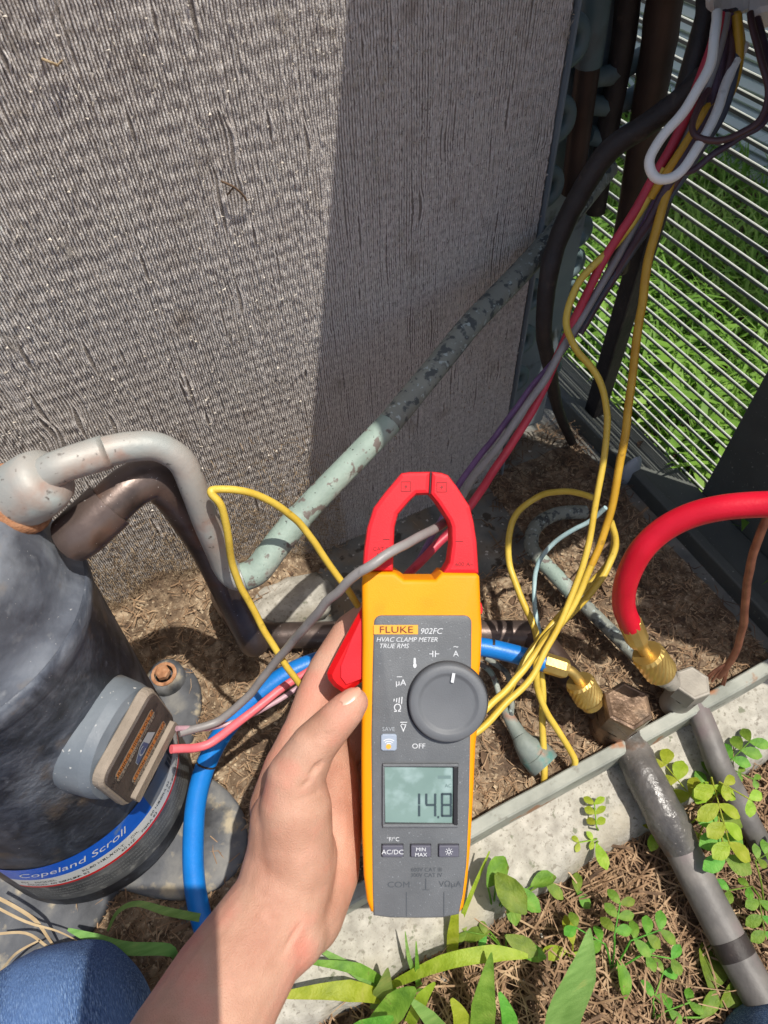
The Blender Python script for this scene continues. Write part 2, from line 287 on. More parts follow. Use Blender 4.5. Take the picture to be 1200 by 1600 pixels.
for k in range(44):
    z = -.028+k*.0137
    if slat0 is None:
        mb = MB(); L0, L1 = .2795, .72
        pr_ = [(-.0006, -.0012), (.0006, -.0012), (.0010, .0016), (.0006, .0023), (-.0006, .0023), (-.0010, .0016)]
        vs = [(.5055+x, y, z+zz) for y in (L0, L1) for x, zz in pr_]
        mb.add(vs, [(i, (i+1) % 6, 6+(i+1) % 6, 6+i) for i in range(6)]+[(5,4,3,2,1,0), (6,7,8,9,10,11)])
        slat0 = obj('slat', mb, ['slat', 'slat_lit_edge'], cab)
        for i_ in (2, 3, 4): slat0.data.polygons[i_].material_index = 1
    else:
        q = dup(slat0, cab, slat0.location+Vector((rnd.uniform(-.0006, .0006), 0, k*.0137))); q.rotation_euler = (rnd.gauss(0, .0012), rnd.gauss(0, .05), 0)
cb = empty('control_box', (.41, .34, .475), 'dark electrical control box with pale cable nut above the wire bundle', 'electrical box')
mb = MB(); mb.box((.335, .16, .485), (.470, .415, .74)); obj('housing', mb, 'panel', cb, bevel=.003)
NUT = D(1152, -20, .385)
def axF(o, ax):
    ax = Vector(ax).normalized(); a = ax.orthogonal().normalized(); b = ax.cross(a)
    return lambda r, t, h: Vector(o)+a*(r*math.cos(t))+b*(r*math.sin(t))+ax*h
down = (D(1150, 60, .385)-D(1153, -40, .385)).normalized()
mb = MB(); F = axF(NUT-down*.014, down); mb.lathe([(0, 0), (.0165, 0), (.0165, .018), (.0145, .0205), (.012, .0205), (.011, .010), (0, .010)], F, 12, False); obj('cable_nut', mb, 'nut_white', cb)
mb = MB(); F = axF(D(1196, -12, .385), down); mb.lathe([(0, 0), (.0085, 0), (.009, .013), (.0075, .0155), (0, .0155)], F, 8, False); obj('cable_nut', mb, 'nut_white', cb)
mb = MB(); mb.tube([D(1100, -60, .40), D(1103, 10, .40), D(1095, 60, .405), D(1075, 130, .415), D(1050, 190, .43)], .0058, 10); obj('cable_sheath', mb, 'black', cb)

# ================================================================== COIL
YC = .40
coil = empty('condenser_coil', (.0, YC, 0), 'tall dusty grey finned coil wall, left part in sun and right part shaded', 'coil')
X0, X1, PIT, ROW = -.26, .318, .00172, .0097
nf = int((X1-X0)/PIT); zs = np.arange(-.003, .56, .0024); nzn = len(zs)
rs_ = np.random.RandomState(3)
wob = rs_.normal(0, .00007, nf)
dents = [(rs_.uniform(X0, X1), rs_.uniform(.05, .55), rs_.uniform(.002, .012), rs_.uniform(.006, .04), rs_.uniform(-.0012, .0012)) for _ in range(170)]
dents += [(AY(x, y, YC).x, AY(x, y, YC).z, .006,   .012, .0016) for x, y in ((355, 220), (372, 300), (120, 640), (75, 690), (365, 470), (85, 680), (655, 325), (480, 225))]
slits = [(rs_.uniform(X0, X1), rs_.uniform(.02, .54), rs_.uniform(.003, .014), rs_.uniform(.0004, .0011)) for _ in range(110)]+[(AY(x, y, YC).x, AY(x, y, YC).z, .010, .0012) for x, y in ((358, 232), (478, 225), (372, 470), (92, 690), (118, 655), (72, 672), (62, 640), (655, 325), (300, 20), (40, 560), (140, 560), (175, 665))]
V = []; Fc = []
for i in range(nf):
    x = X0+i*PIT+wob[i]; ph = rs_.normal(0, .35)
    ang = 2*np.pi*zs/ROW+ph*.15+i*np.pi*.9
    dx = .00009*np.sin(ang*2)+.00012*rs_.normal(0, 1, nzn); dy = .00022*np.sin(2*np.pi*zs/ROW+.5*math.sin(i*.031))+.00034*rs_.normal(0, 1, nzn)
    for (xd, zd, wx, wz, am) in dents:
        if abs(x-xd) < wx*2.4:
            g = np.exp(-((x-xd)/wx)**2-((zs-zd)/wz)**2); dx = dx+am*g*(1.0 if rs_.rand() > .12 else 1.8); dy = np.minimum(dy+abs(am)*.5*g, .0006)
    for (xd, zd, wz, am) in slits:
        if abs(x-xd) < .006:
            g = np.exp(-((x-xd)/.0022)**2-((zs-zd)/wz)**4); dx = dx+am*(1 if x >= xd else -1)*g; dy = dy-.0005*g
    hw = .00042+.00012*rs_.rand()
    for (ox, oy) in ((-hw, .013), (-hw, 0), (hw, -.0002), (hw, .013)):
        V.append(np.stack([x+ox+dx, YC+oy+dy, zs], 1))
V = np.concatenate(V); q = np.arange(nzn-1)
FC = []
for i in range(nf):
    for s_ in range(3):
        a = (i*4+s_)*nzn; b_ = a+nzn; FC.append(np.stack([a+q, b_+q, b_+q+1, a+q+1], 1))
FC = np.concatenate(FC)
me = bpy.data.meshes.new('fin_pack'); me.vertices.add(len(V)); me.vertices.foreach_set('co', (V-np.array([0, YC, 0])).ravel())
me.loops.add(FC.size); me.loops.foreach_set('vertex_index', FC.ravel().astype('i')); me.polygons.add(len(FC)); me.polygons.foreach_set('loop_start', np.arange(0, FC.size, 4, dtype='i')); me.update(calc_edges=True); me.validate()
me.materials.append(M['fin']); o = bpy.data.objects.new('fin_pack', me); COL.objects.link(o); o.parent = coil; o['kind'] = 'stuff'
mb = MB(); mb.box((X0, YC+.0009, -.003), (X1, YC+.0017, .56)); obj('packed_dirt', mb, 'fin_dirt', coil)
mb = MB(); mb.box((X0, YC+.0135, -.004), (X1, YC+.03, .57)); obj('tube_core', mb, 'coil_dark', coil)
mb = MB(); mb.box((X1+.0006, YC-.004, -.004), (X1+.0022, YC+.05, .57)); obj('end_plate', mb, 'end_plate', coil)
# lint, seeds and fluff caught on the fins
mb = MB(); mb2 = MB()
for _ in range(3600):
    x = rnd.uniform(X0, X1); z = rnd.uniform(0, .54); l = rnd.uniform(.0004, .0014); a = rnd.uniform(0, 6.28); w = l*rnd.uniform(.12, .45)
    if z < .16 and rnd.random() < .5: tgt = mb2
    else: tgt = mb
    y = YC-.0012-rnd.random()*.002; dx, dz = math.cos(a)*l, math.sin(a)*l; nx, nz_ = -math.sin(a)*w, math.cos(a)*w; yy = rnd.uniform(-.001, .001)
    tgt.add([(x-dx-nx, y, z-dz-nz_), (x+dx-nx, y+yy, z+dz-nz_), (x+dx*.8+nx, y-yy, z+dz*.8+nz_), (x-dx*.7+nx, y+yy, z-dz*.7+nz_)], [(0, 1, 2, 3)])
for _ in range(75):      # scuffed patches of bent fin edges and dust, as pale flakes
    cx, cz = rnd.uniform(X0, X1), rnd.uniform(.03, .54); sw, sh = rnd.uniform(.0012, .005), rnd.uniform(.003, .011)
    for _ in range(rnd.randint(14, 46)):
        x, z = rnd.gauss(cx, sw), rnd.gauss(cz, sh); l = rnd.uniform(.0005, .0018); w = rnd.uniform(.00012, .0003); y = YC-.0009-rnd.random()*.0008; tx = rnd.gauss(0, .25)*l
        mb.add([(x-w-tx, y, z-l), (x+w-tx, y, z-l), (x+w+tx, y-.0003, z+l), (x-w+tx, y-.0003, z+l)], [(0, 1, 2, 3)])
for _ in range(11000):     # matted brown fibre packed against the foot of the coil, thick at the left
    x = rnd.uniform(X0, .13); z = abs(rnd.gauss(0, .075)); 
    if z > .19 or rnd.random() < (x+.02)*3.5: continue
    l = rnd.uniform(.0015, .006); a = rnd.gauss(0, 1.2); y = YC-.002-rnd.random()*.006*(1-z/.2); w = .00028
    p = Vector((x, y, z)); t = Vector((math.cos(a), rnd.uniform(-.4, .4), math.sin(a)))*l; nn = Vector((-math.sin(a), 0, math.cos(a)))*w; bq = Vector((0, -1, rnd.uniform(-1, 1)))*l*.2
    mb2.add([p-t-nn, p+bq-nn, p+t, p+bq+nn, p-t+nn], [(0, 1, 3, 4), (1, 2, 3)])
obj('lint', mb, 'lint', coil, kind='stuff'); obj('fibre_mat', mb2, 'brown_lint', coil, kind='stuff')
mb = MB(); mb.tube([AY(345, 283, YC-.004), AY(365, 292, YC-.006), AY(380, 305, YC-.004), AY(385, 314, YC-.003)], .0007, 5); mb.tube([AY(365, 292, YC-.006), AY(355, 305, YC-.003)], .0005, 5); obj('twig_fragment', mb, 'straw_dark', coil)
mb = MB(); mb.tube([AY(66, 92, YC-.004), AY(78, 97, YC-.006), AY(90, 102, YC-.003)], .0007, 5); mb.tube([AY(90, 102, YC-.004), AY(97, 94, YC-.005)], .0005, 5); obj('twig_fragment', mb, 'drygrass', coil)
# return bends on the coil end, stacked front and back
for (Yb, xb, zlist) in ((YC+.012, X1+.004, [.12+.0485*i for i in range(9)]), (.47, .415, [.05+.034*i for i in range(9)])):
    b0 = None
    for z in zlist:
        if b0 is None:
            z0 = z; mb = MB(); mb.tube([(xb-.004, Yb, z), (xb+.008, Yb, z), (xb+.015, Yb, z+.005), (xb+.0165, Yb, z+.0115), (xb+.015, Yb, z+.018), (xb+.008, Yb, z+.023), (xb-.004, Yb, z+.023)], .0052, 8, 4); b0 = obj('return_bend', mb, 'teal', coil)
        else: dup(b0, coil, b0.location+Vector((0, 0, z-z0)))
mb = MB(); mb.box((.345, .452, .0), (.41, .4535, .56)); obj('tube_sheet', mb, 'end_plate', coil)
# vertical headers beside the coil
mb = MB(); t0, t1 = AY(937, -40, .43), AY(893, 300, .43); mb.tube([t0, t0.lerp(t1, .3), t0.lerp(t1, .36)], .0098, 12, 1); obj('header_pipe', mb, 'teal', coil)
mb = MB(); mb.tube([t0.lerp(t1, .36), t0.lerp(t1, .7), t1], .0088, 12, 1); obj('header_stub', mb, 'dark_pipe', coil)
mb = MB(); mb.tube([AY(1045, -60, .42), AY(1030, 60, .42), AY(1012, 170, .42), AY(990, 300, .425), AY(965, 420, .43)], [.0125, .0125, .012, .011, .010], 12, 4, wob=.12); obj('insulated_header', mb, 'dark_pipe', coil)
mb = MB(); mb.tube([AY(985, -60, .44), AY(975, 60, .44), AY(950, 200, .44), AY(930, 330, .44)], .009, 10, 4); obj('header_pipe', mb, 'black', coil)
for (x, y) in ((965, 215), (950, 118), (960, 165)):
    mb = MB(); mb.tube([AY(x-45, y-4, .445), AY(x, y, .44), AY(x+55, y-30, .44)], .0075, 8, 4); obj('feeder_pipe', mb, 'teal', coil)

# ================================================================== COMPRESSOR
CB = Vector((-.162, .247, 0)); CA = Vector((.012, .025, .28)).normalized()
E1 = (Vector((1, 0, 0))-CA*CA.x).normalized(); E2 = CA.cross(E1)
def CF(r, t, h): return CB+E1*(r*math.cos(t))+E2*(r*math.sin(t))+CA*h
comp = empty('scroll_compressor', CB, 'weathered black scroll compressor with blue white and red label at lower left', 'compressor')
R_ = .079
mb = MB(); mb.lathe([(.0, .004), (.06, .004), (.072, .008), (R_, .018), (R_, .262), (R_+.0022, .266), (R_+.0026, .272), (R_+.0018, .279), (.0745, .2805)], CF, 72); obj('shell', mb, 'shell_paint', comp)
mb = MB(); mb.lathe([(R_+.0012, .2795), (R_-.0015, .2835), (.0745, .287), (.0738, .300), (.071, .318), (.062, .336), (.046, .350), (.024, .358), (0, .360)], CF, 72); obj('top_cap', mb, 'black_paint', comp)
mb = MB()
def foot_r(t): return .078+.050*max(0, math.cos(2*(t-math.radians(45)))**1)**2.2 if True else 0
pr_ = [foot_r(2*math.pi*k/96) for k in range(96)]
vs = [CB+Vector((math.cos(2*math.pi*k/96)*pr_[k]*f, math.sin(2*math.pi*k/96)*pr_[k]*f, z)) for f, z in ((0.5, .0), (.97, .0), (1, .002), (1, .008), (.975, .0105), (.93, .011), (.5, .012)) for k in range(96)]
# four lobes: repeat of cos(2t) gives two, so widen with the other diagonal
for i, v in enumerate(vs):
    k = i % 96; t = 2*math.pi*k/96; r2 = .072+.060*abs(math.sin(2*t))**1.5; f = ((0.5, .97, 1, 1, .975, .93, .5)[i//96]); z = v.z
    vs[i] = CB+Vector((math.cos(t)*r2*f, math.sin(t)*r2*f, z+.0012*fb(math.cos(t)*5, math.sin(t)*5, 2)))
mb.add(vs, [(i*96+k, i*96+(k+1) % 96, (i+1)*96+(k+1) % 96, (i+1)*96+k) for i in range(6) for k in range(96)], True); obj('mounting_base', mb, 'foot', comp)
for a in (45, 135):
    ctr = CB+Vector((math.cos(math.radians(a))*.113, math.sin(math.radians(a))*.111, .0125))
    mb = MB(); F = axF(ctr, (0, 0, 1)); mb.lathe([(.017, -.002), (.0165, .006), (.013, .0085), (.0105, .009)], F, 20); g = obj('grommet', mb, 'foot', comp)
    mb = MB(); mb.lathe([(.0115, .0085), (.0115, .0100), (.0085, .0104), (.0085, .0105)], F, 16, False); mb.lathe([(.0068, .0103), (.0068, .0155), (.005, .0165), (0, .0165)], F, 6, False); obj('bolt', mb, 'rust', g)
# label band on the shell (three printed strips and their lettering, bent round it)
def band(name, h0, h1, a0, a1, m, dr=.0004):
    b = MB(); n = 40; vs = [CF(R_+dr, a0+(a1-a0)*i/n, h) for i in range(n+1) for h in (h0, h1)]
    b.add(vs, [(2*i, 2*i+2, 2*i+3, 2*i+1) for i in range(n)], True); return obj(name, b, m, comp)
def ctext(s, th, h, size, m, shear=0, dr=.0008, name='lettering', par=None):
    vs, fs = text_geo(s, shear); b = MB(); b.add([CF(R_+dr, th+x*size/R_, h+y*size) for x, y, z in vs], fs); return obj(name, b, m, par or comp)
rad = math.radians
A0, A1 = rad(-125), rad(12)
lb = band('label_band', .083, .105, A0, rad(-50), 'label_blue'); band('label_band', .083, .105, rad(-50), A1, 'label_grey'); band('label_band', .0685, .083, A0, A1, 'label_white'); band('label_band', .0655, .0685, A0, A1, 'label_red'); band('label_band', .034, .0655, A0, A1, 'label_dark')
ctext('Copeland Scroll', rad(-92), .0935, .0112, 'white', .35, name='lettering')
for i in range(26): ctext(rnd.choice(['VOLT', 'LRA 83', 'PH', '60 HZ', 'MODEL', 'OIL', 'RLA', 'REF']), A0+rad(6)+i*rad(5), .0755+rnd.choice((-.0028, .0026)), .0042, 'ink')
for i in range(16): b = MB(); a = rad(-30)+i*rad(2.5); h1_ = rnd.uniform(.094, .103); b.add([CF(R_+.0008, a, .0855), CF(R_+.0008, a+rad(1.7), .0855), CF(R_+.0008, a+rad(1.7), h1_), CF(R_+.0008, a, h1_)], [(0, 1, 2, 3)]); obj('printed_block', b, 'ink', comp)
for h in (.060, .055, .050, .045): 
    for a in range(-112, -8, 13): ctext(rnd.choice(['CAUTION SYSTEM', 'UNDER PRESSURE', 'READ BEFORE USE', 'LIQUID CHARGE']), rad(a), h, .0040, 'label_grey', name='lettering')
# discharge and suction stubs
FD0, FD1 = D(26, 780, .352), D(90, 735, .338); fa = (FD1-FD0).normalized()
mb = MB(); F = axF(FD0, fa); mb.lathe([(.0, -.012), (.0192, -.012), (.0200, .001), (.0185, .0045), (.016, .005)], F, 28); obj('weld_ring', mb, 'rust', comp)
mb = MB(); mb.lathe([(.0168, .003), (.0174, .010), (.0168, .020), (.0150, .0262), (.0115, .0280), (.0085, .0295), (0, .0297)], F, 28); obj('discharge_fitting', mb, 'old_copper', comp)
# terminal box: cup, cover, shelf, stickers
phi = rad(-44); TN = Vector((math.cos(phi), math.sin(phi), 0)); TT = Vector((-TN.y, TN.x, 0)); TZ = Vector((0, 0, 1))
p1, p2, p3 = G(157, 1225, .213), G(239, 1075, .213), G(279, 1143, .165)
TO = (p1+p2)/2; TO = Vector((TO.x, TO.y, .188)); hw, hh = (p2-p1).length/2, .0255
def TF(u, v, w): return TO+TT*u+TZ*v+TN*w
tb = MB()
def rrect(w, h, r, n=5):
    o = []
    for cx, cy, a in ((w-r, h-r, 0), (-w+r, h-r, 90), (-w+r, -h+r, 180), (w-r, -h+r, 270)):
        for k in range(n+1): t = rad(a+90*k/n); o.append((cx+r*math.cos(t), cy+r*math.sin(t)))
    return o
def loft(mb, rings, smooth=True, cap=True):
    n = len(rings[0])
    for i in range(len(rings)-1):
        mb.add(list(rings[i])+list(rings[i+1]), [(k, (k+1) % n, n+(k+1) % n, n+k) for k in range(n)], smooth)
    if cap: mb.ngon(rings[-1])
mb = MB(); loft(mb, [[TF(u, v, w) for u, v in [(a_*f, b_*f+.002) for a_, b_ in rrect(.0345, .0325, .030, 9)]] for f, w in ((1.05, -.060), (1.03, -.030), (1.0, -.016), (.95, -.0095), (.80, -.0070))], True, True); obj('terminal_cup', mb, 'cup', comp)
mb = MB(); loft(mb, [[TF(u, v, w) for u, v in rrect(hw*f, hh*f, .008)] for f, w in ((1.01, -.0072), (1.035, -.0064), (1.035, -.0026), (.99, -.0004))], False); tcv = obj('terminal_cover', mb, 'cover_edge', comp)
mb = MB(); loft(mb, [[TF(u, v, w) for u, v in rrect(hw*f, hh*f, .007)] for f, w in ((.955, -.0006), (.95, .0006), (.94, .0009))], False); obj('cover_face', mb, 'cover', tcv)
mb = MB(); loft(mb, [[TF(u, v-hh*.80, w) for u, v in rrect(hw*.86, .0042, .0015)] for w in (.0008, .004, .0044)], False); obj('cover_ridge', mb, 'cover_edge', tcv)
def tsheet(name, pts, m, w=.0013): b = MB(); b.ngon([TF(u*hw, v*hh, w) for u, v in pts]); return obj(name, b, m, tcv)
for (vc, s, u0, u1) in ((.46, 'WARNING: HIGH VOLTAGE', -.78, .68), (-.42, 'CAUTION: HOT SURFACE', -.62, .72)):
    tsheet('sticker', [(u0, vc-.13), (u0+.08, vc-.19), (u1-.05, vc-.19), (u1, vc-.08), (u1, vc+.13), (u1-.05, vc+.19), (u0+.08, vc+.19), (u0, vc+.12)], 'cover_edge', .0012)
    tsheet('sticker', [(u0+.02, vc+.0), (u1-.02, vc+.0), (u1-.02, vc+.17), (u0+.07, vc+.17)], 'orange_lab', .0015)
    vs, fs = text_geo(s, 0); b = MB(); b.add([TF((u0+u1)/2*hw+x*.0042, (vc+.09)*hh+y*.0046, .0018) for x, y, z in vs], fs); obj('lettering', b, 'ink', tcv)
    vs, fs = text_geo('REPLACE COVER BEFORE USE', 0); b = MB(); b.add([TF((u0+u1)/2*hw+x*.0034, (vc-.09)*hh+y*.0042, .0018) for x, y, z in vs], fs); obj('lettering', b, 'ink', tcv)
tsheet('sticker', [(-.30, -.16), (.42, -.16), (.30, .20), (-.02, .22), (-.30, .02)], 'pale', .0012); tsheet('sticker', [(-.29, -.14), (.16, -.14), (.10, .18), (-.02, .20), (-.29, .02)], 'logo_blue', .0015)
vs, fs = text_geo('C'); b = MB(); b.add([TF(-.06*hw+x*.009, .02*hh+y*.009, .0018) for x, y, z in vs], fs); obj('lettering', b, 'pale', tcv)

# ================================================================== REFRIGERANT PIPES
def pth(l): return [D(*a) for a in l]
dp = empty('discharge_pipe', D(360, 880, .44), 'thin grey green copper pipe arching off the compressor then rising diagonally across the coil', 'pipe')
LD = [(72,741,.342),(100,727,.341),(150,711,.348),(165,706,.350)]
mb = MB(); mb.tube(pth(LD), [.0092,.0084,.0088,.0086], 14, 5); mb.tube(pth([(150,711,.348),(165,706.5,.350),(168,705.5,.350)]), [.0087,.0089,.0081], 14, 1); obj('swaged_stub', mb, 'old_copper', dp)
mb = MB(); mb.tube(pth([(160,707,.349),(205,698,.354),(248,699,.360),(284,722,.368),(304,766,.380),(322,815,.398),(343,864,.420),(352,885,.429),(366,901,.434),(388,901,.437),(408,886,.439)]), [.0080,.0078,.0077,.0076,.0076,.0077,.0078,.0079,.0081,.0083,.0086], 16, 7); obj('pipe_run', mb, 'old_copper', dp)
mb = MB(); mb.tube(pth([(380,902,.436),(402,891,.438),(430,855,.441),(462,815,.446),(466,810,.447)]), .0092, 16, 6); obj('pipe_run', mb, 'verdigris', dp)
mb = MB(); mb.tube(pth([(462,815,.446),(500,774,.452),(560,712,.464),(612,658,.474)]), .0086, 16, 5); obj('pipe_run', mb, 'verdigris', dp)
mb = MB(); mb.tube(pth([(608,662,.473),(680,575,.490),(740,502,.505),(800,440,.52),(860,374,.535),(905,318,.545),(950,262,.56)]), .0087, 16, 5); obj('pipe_run', mb, 'verd_dark', dp)  # starts at the shadow edge; the shade is in the darker colour
sp = empty('suction_pipe', D(380, 985, .66), 'thick dark brown copper pipe looping down beside the compressor and along the base pan', 'pipe')
mb = MB(); mb.tube(pth([(112,842,.372),(128,830,.371),(172,789,.374)]), [.0135,.0142,.0142], 18, 3); obj('coupling', mb, 'brown_pipe', sp)
PV = [D(172,789,.374), D(205,760,.378), D(238,748,.385), D(264,764,.397)]
vz = [Vector((PV[-1].x+.004+d_, PV[-1].y+.004, z)) for z, d_ in ((.262, 0), (.22, .004), (.14, .006), (.08, .008))]
mb = MB(); mb.tube([D(160,800,.373)]+PV+vz+[D(350,930,.62), D(378,972,.655), G(425, 992, .022), G(470, 992, .022), G(600, 990, .022), G(735, 989, .022), G(826, 990, .022)], .0122, 18, 7); obj('pipe_run', mb, 'brown_pipe', sp)
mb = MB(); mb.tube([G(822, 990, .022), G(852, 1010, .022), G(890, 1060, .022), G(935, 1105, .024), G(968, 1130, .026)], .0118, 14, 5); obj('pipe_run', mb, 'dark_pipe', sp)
sv = empty('suction_valve', G(977, 1130, .0), 'big brown hex capped service valve with thick greasy pipe leaving under the rim', 'valve')
def hexcap(par, px, py, z0, z1, r, m, ph=0, tilt=(0, 0, 1)):
    ctr = G(px, py, z1); F = axF(Vector((ctr.x, ctr.y, z0)), tilt); h = z1-z0
    mb = MB(); mb.lathe([(r*1.0, 0), (r, h*.90), (r*.965, h*.965), (r*.86, h), (r*.80, h*.985), (0, h*.975)], F, 6, False, ph); obj('hex_cap', mb, m, par)
    mb = MB(); mb.lathe([(r*.80, -.030), (r*.86, -.012), (r*.9, .0)], F, 18); obj('valve_body', mb, m, par)
hexcap(sv, 979, 1100, .036, .062, .0205, 'cap_bronze', .35, (.05, -.05, 1))
A_, B_, C_, D_ = G(985, 1165, .010), G(1008, 1215, .012), G(1040, 1275, .006), G(1065, 1325, -.004)
mb = MB(); mb.tube([G(968, 1130, .012), A_, B_, C_, D_], [.0140, .0142, .0150, .0160, .0146], 18, 8, wob=.10); obj('greasy_sleeve', mb, 'grease_pipe', sv)
E_, F_, H_ = G(1105, 1405, -.012), G(1150, 1490, -.018), G(1212, 1600, -.022)
mb = MB(); mb.tube([C_.lerp(D_, .75), D_, E_, F_, H_], .0136, 18, 5); obj('pipe_sleeve', mb, 'grey_pipe', sv)
mb = MB(); q0 = E_.lerp(F_, .72); q1 = E_.lerp(F_, 1.06); mb.tube([q0, q1], .0140, 18, 1); obj('tape_band', mb, 'black', sv)
lv = empty('liquid_valve', G(1080, 1085, 0), 'small grey hex capped service valve with thin grey pipe bending over the pad', 'valve')
hexcap(lv, 1082, 1066, .040, .058, .0150, 'cap_grey', .15, (.05, -.02, 1))
mb = MB(); mb.tube([G(1085, 1100, .012), G(1098, 1128, .012), G(1112, 1165, .010), G(1125, 1200, .004), G(1150, 1245, -.012), G(1170, 1285, -.020), G(1188, 1318, -.030), G(1200, 1350, -.045)], [.0098,.0098,.0100,.0102,.0098,.0092,.0090,.0088], 14, 6); obj('line_pipe', mb, 'grey_pipe', lv)
mb = MB(); mb.tube([G(1046, 1055, .030), G(1062, 1075, .034)], .0055, 10, 1); obj('service_port', mb, 'cap_grey', lv)
lp = empty('liquid_line', G(880, 900, .01), 'slim green copper tube running over the soil towards the grey capped valve', 'pipe')
mb = MB(); mb.tube([G(915, 800, .02), G(870, 803, .025), G(838, 822, .03), G(830, 850, .03), G(842, 872, .03), G(893, 926, .025)], .0072, 12, 5); obj('pipe_run', mb, 'verd_dark', lp)
mb = MB(); mb.tube([G(842, 872, .0305), G(870, 901, .028), G(893, 926, .026)], .0078, 12, 3); obj('sunlit_stretch', mb, 'verdigris', lp)  # sunlit stretch of the same tube, its light put in a paler colour
mb = MB(); mb.tube([G(890, 922, .025), G(940, 972, .022), G(1000, 1030, .022), G(1050, 1072, .03)], .0066, 12, 3); obj('pipe_run', mb, 'verd_dark', lp)
dr = empty('strainer', G(850, 1190, .01), 'stubby green grey copper strainer with conical neck inside the front rim', 'strainer')
mb = MB(); mb.tube([G(780, 1085, .03), G(795, 1120, .028), G(812, 1150, .026)], [.0036, .0050, .0070], 12, 4); mb.tube([G(812, 1150, .026), G(822, 1165, .024), G(832, 1174, .018), G(846, 1190, .014), G(852, 1197, .013)], [.0070, .0100, .0135, .0140, .0135], 16, 4); obj('strainer_body', mb, 'sleeve', dr)
mb = MB(); mb.tube([G(780, 1085, .03), G(772, 1060, .034), G(762, 1045, .036), G(740, 1030, .036)], .0026, 8, 4); obj('capillary', mb, 'verdigris', dr)
mb = MB(); mb.tube([G(798, 1120, .03), G(800, 1080, .04), G(790, 1050, .04), G(760, 1028, .04)], .0026, 8, 4); obj('capillary', mb, 'verd_dark', dr)
mb = MB(); mb.tube(pth([(1100,118,.405),(1058,160,.42),(1005,198,.435),(950,238,.45),(905,305,.47),(872,375,.49),(856,440,.505),(850,520,.53),(860,580,.57),(872,640,.66)])+[G(893,690,.012)], [.0066,.0070,.0072,.0073,.0074,.0072,.0068,.0062,.0056,.0052,.0050], 12, 6, wob=.08)
obj('insulated_cable', mb, 'black', label='thick black insulated cable curving down past the coil end behind the wires', cat='cable')

# ================================================================== HOSES
def knurl(name_parent, p0, p1, r):
    ax = (p1-p0); h = ax.length; F = axF(p0, ax); n = 36; m_ = 9; vs = []
    for j in range(m_+1):
        for k in range(n): rr = r*(1+.045*((k+j) % 2)*(0 < j < m_)); vs.append(F(rr*(.90 if j in (0, m_) else 1), 2*math.pi*k/n, h*j/m_))
    mb = MB(); mb.add(vs, [(j*n+k, j*n+(k+1) % n, (j+1)*n+(k+1) % n, (j+1)*n+k) for j in range(m_) for k in range(n)])
    mb.ngon([vs[k] for k in range(n-1, -1, -1)]); mb.ngon([vs[m_*n+k] for k in range(n)]); obj('knurled_nut', mb, 'brass', name_parent)
bh = empty('blue_hose', D(310, 1300, .52), 'blue refrigerant hose curling behind the hand to a bent brass fitting', 'hose')
mb = MB(); mb.tube(pth([(360,1560,.50),(330,1480,.51),(312,1425,.515),(303,1370,.52),(302,1310,.525),(307,1250,.53),(322,1195,.535),(352,1140,.54),(400,1090,.545),(445,1056,.55),(490,1035,.555),(560,1015,.56),(660,1005,.555),(745,1010,.55),(800,1021,.55),(852,1036,.55)]), [.0080]*5+[.0078]*5+[.0075]*6, 16, 7); obj('hose_tube', mb, 'hose_blue', bh)
mb = MB(); mb.tube(pth([(766,1012.5,.55),(770,1013.4,.55)]), .0077, 16, 1); mb.tube(pth([(322,1195,.535),(323,1192,.535)]), .0080, 16, 1); obj('printed_ring', mb, 'black', bh)
f0, f1 = D(848, 1034, .55), D(886, 1046, .55); F = axF(f0, f1-f0); h = (f1-f0).length
mb = MB(); mb.lathe([(.0072, 0), (.0082, .001), (.0082, h*.85), (.0072, h), (.004, h)], F, 8, False); obj('ferrule', mb, 'brass', bh)
mb = MB(); mb.tube(pth([(884,1045,.55),(894,1050,.551),(902,1059,.553),(908,1070,.556)]), .0042, 12, 4); obj('elbow', mb, 'brass', bh)
knurl(bh, D(904, 1064, .555), D(922, 1094, .562), .0115)
mb = MB(); mb.tube(pth([(921,1093,.562),(926,1101,.564)]), [.0098, .0092], 16, 1); obj('nut_collar', mb, 'brass', bh)
rh = empty('red_hose', D(1000, 850, .45), 'red refrigerant hose arching in from the right to a straight brass fitting', 'hose')
mb = MB(); mb.tube(pth([(1330,815,.40),(1260,792,.41),(1200,788,.42),(1130,793,.43),(1075,807,.44),(1030,832,.45),(998,866,.46),(978,910,.475),(975,948,.49),(986,978,.502)]), [.0082]*7+[.0080]*3, 16, 7); obj('hose_tube', mb, 'hose_red', rh)
f0, f1 = D(983, 970, .50), D(999, 1006, .512); F = axF(f0, f1-f0); h = (f1-f0).length
mb = MB(); mb.lathe([(.0078, 0), (.0086, .001), (.0084, h*.8), (.0066, h), (.003, h)], F, 10, False); obj('ferrule', mb, 'brass', rh)
mb = MB(); mb.tube(pth([(998,1003,.512),(1010,1022,.52)]), .0044, 12, 1); obj('stem', mb, 'brass', rh)
knurl(rh, D(1010, 1020, .518), D(1034, 1052, .53), .0122)
mb = MB(); mb.tube(pth([(1033,1050,.53),(1041,1060,.533)]), [.0090, .0085], 16, 1); mb.tube(pth([(1040,1059,.533),(1050,1068,.54)]), .0066, 12, 1); obj('nut_collar', mb, 'cap_grey', rh)

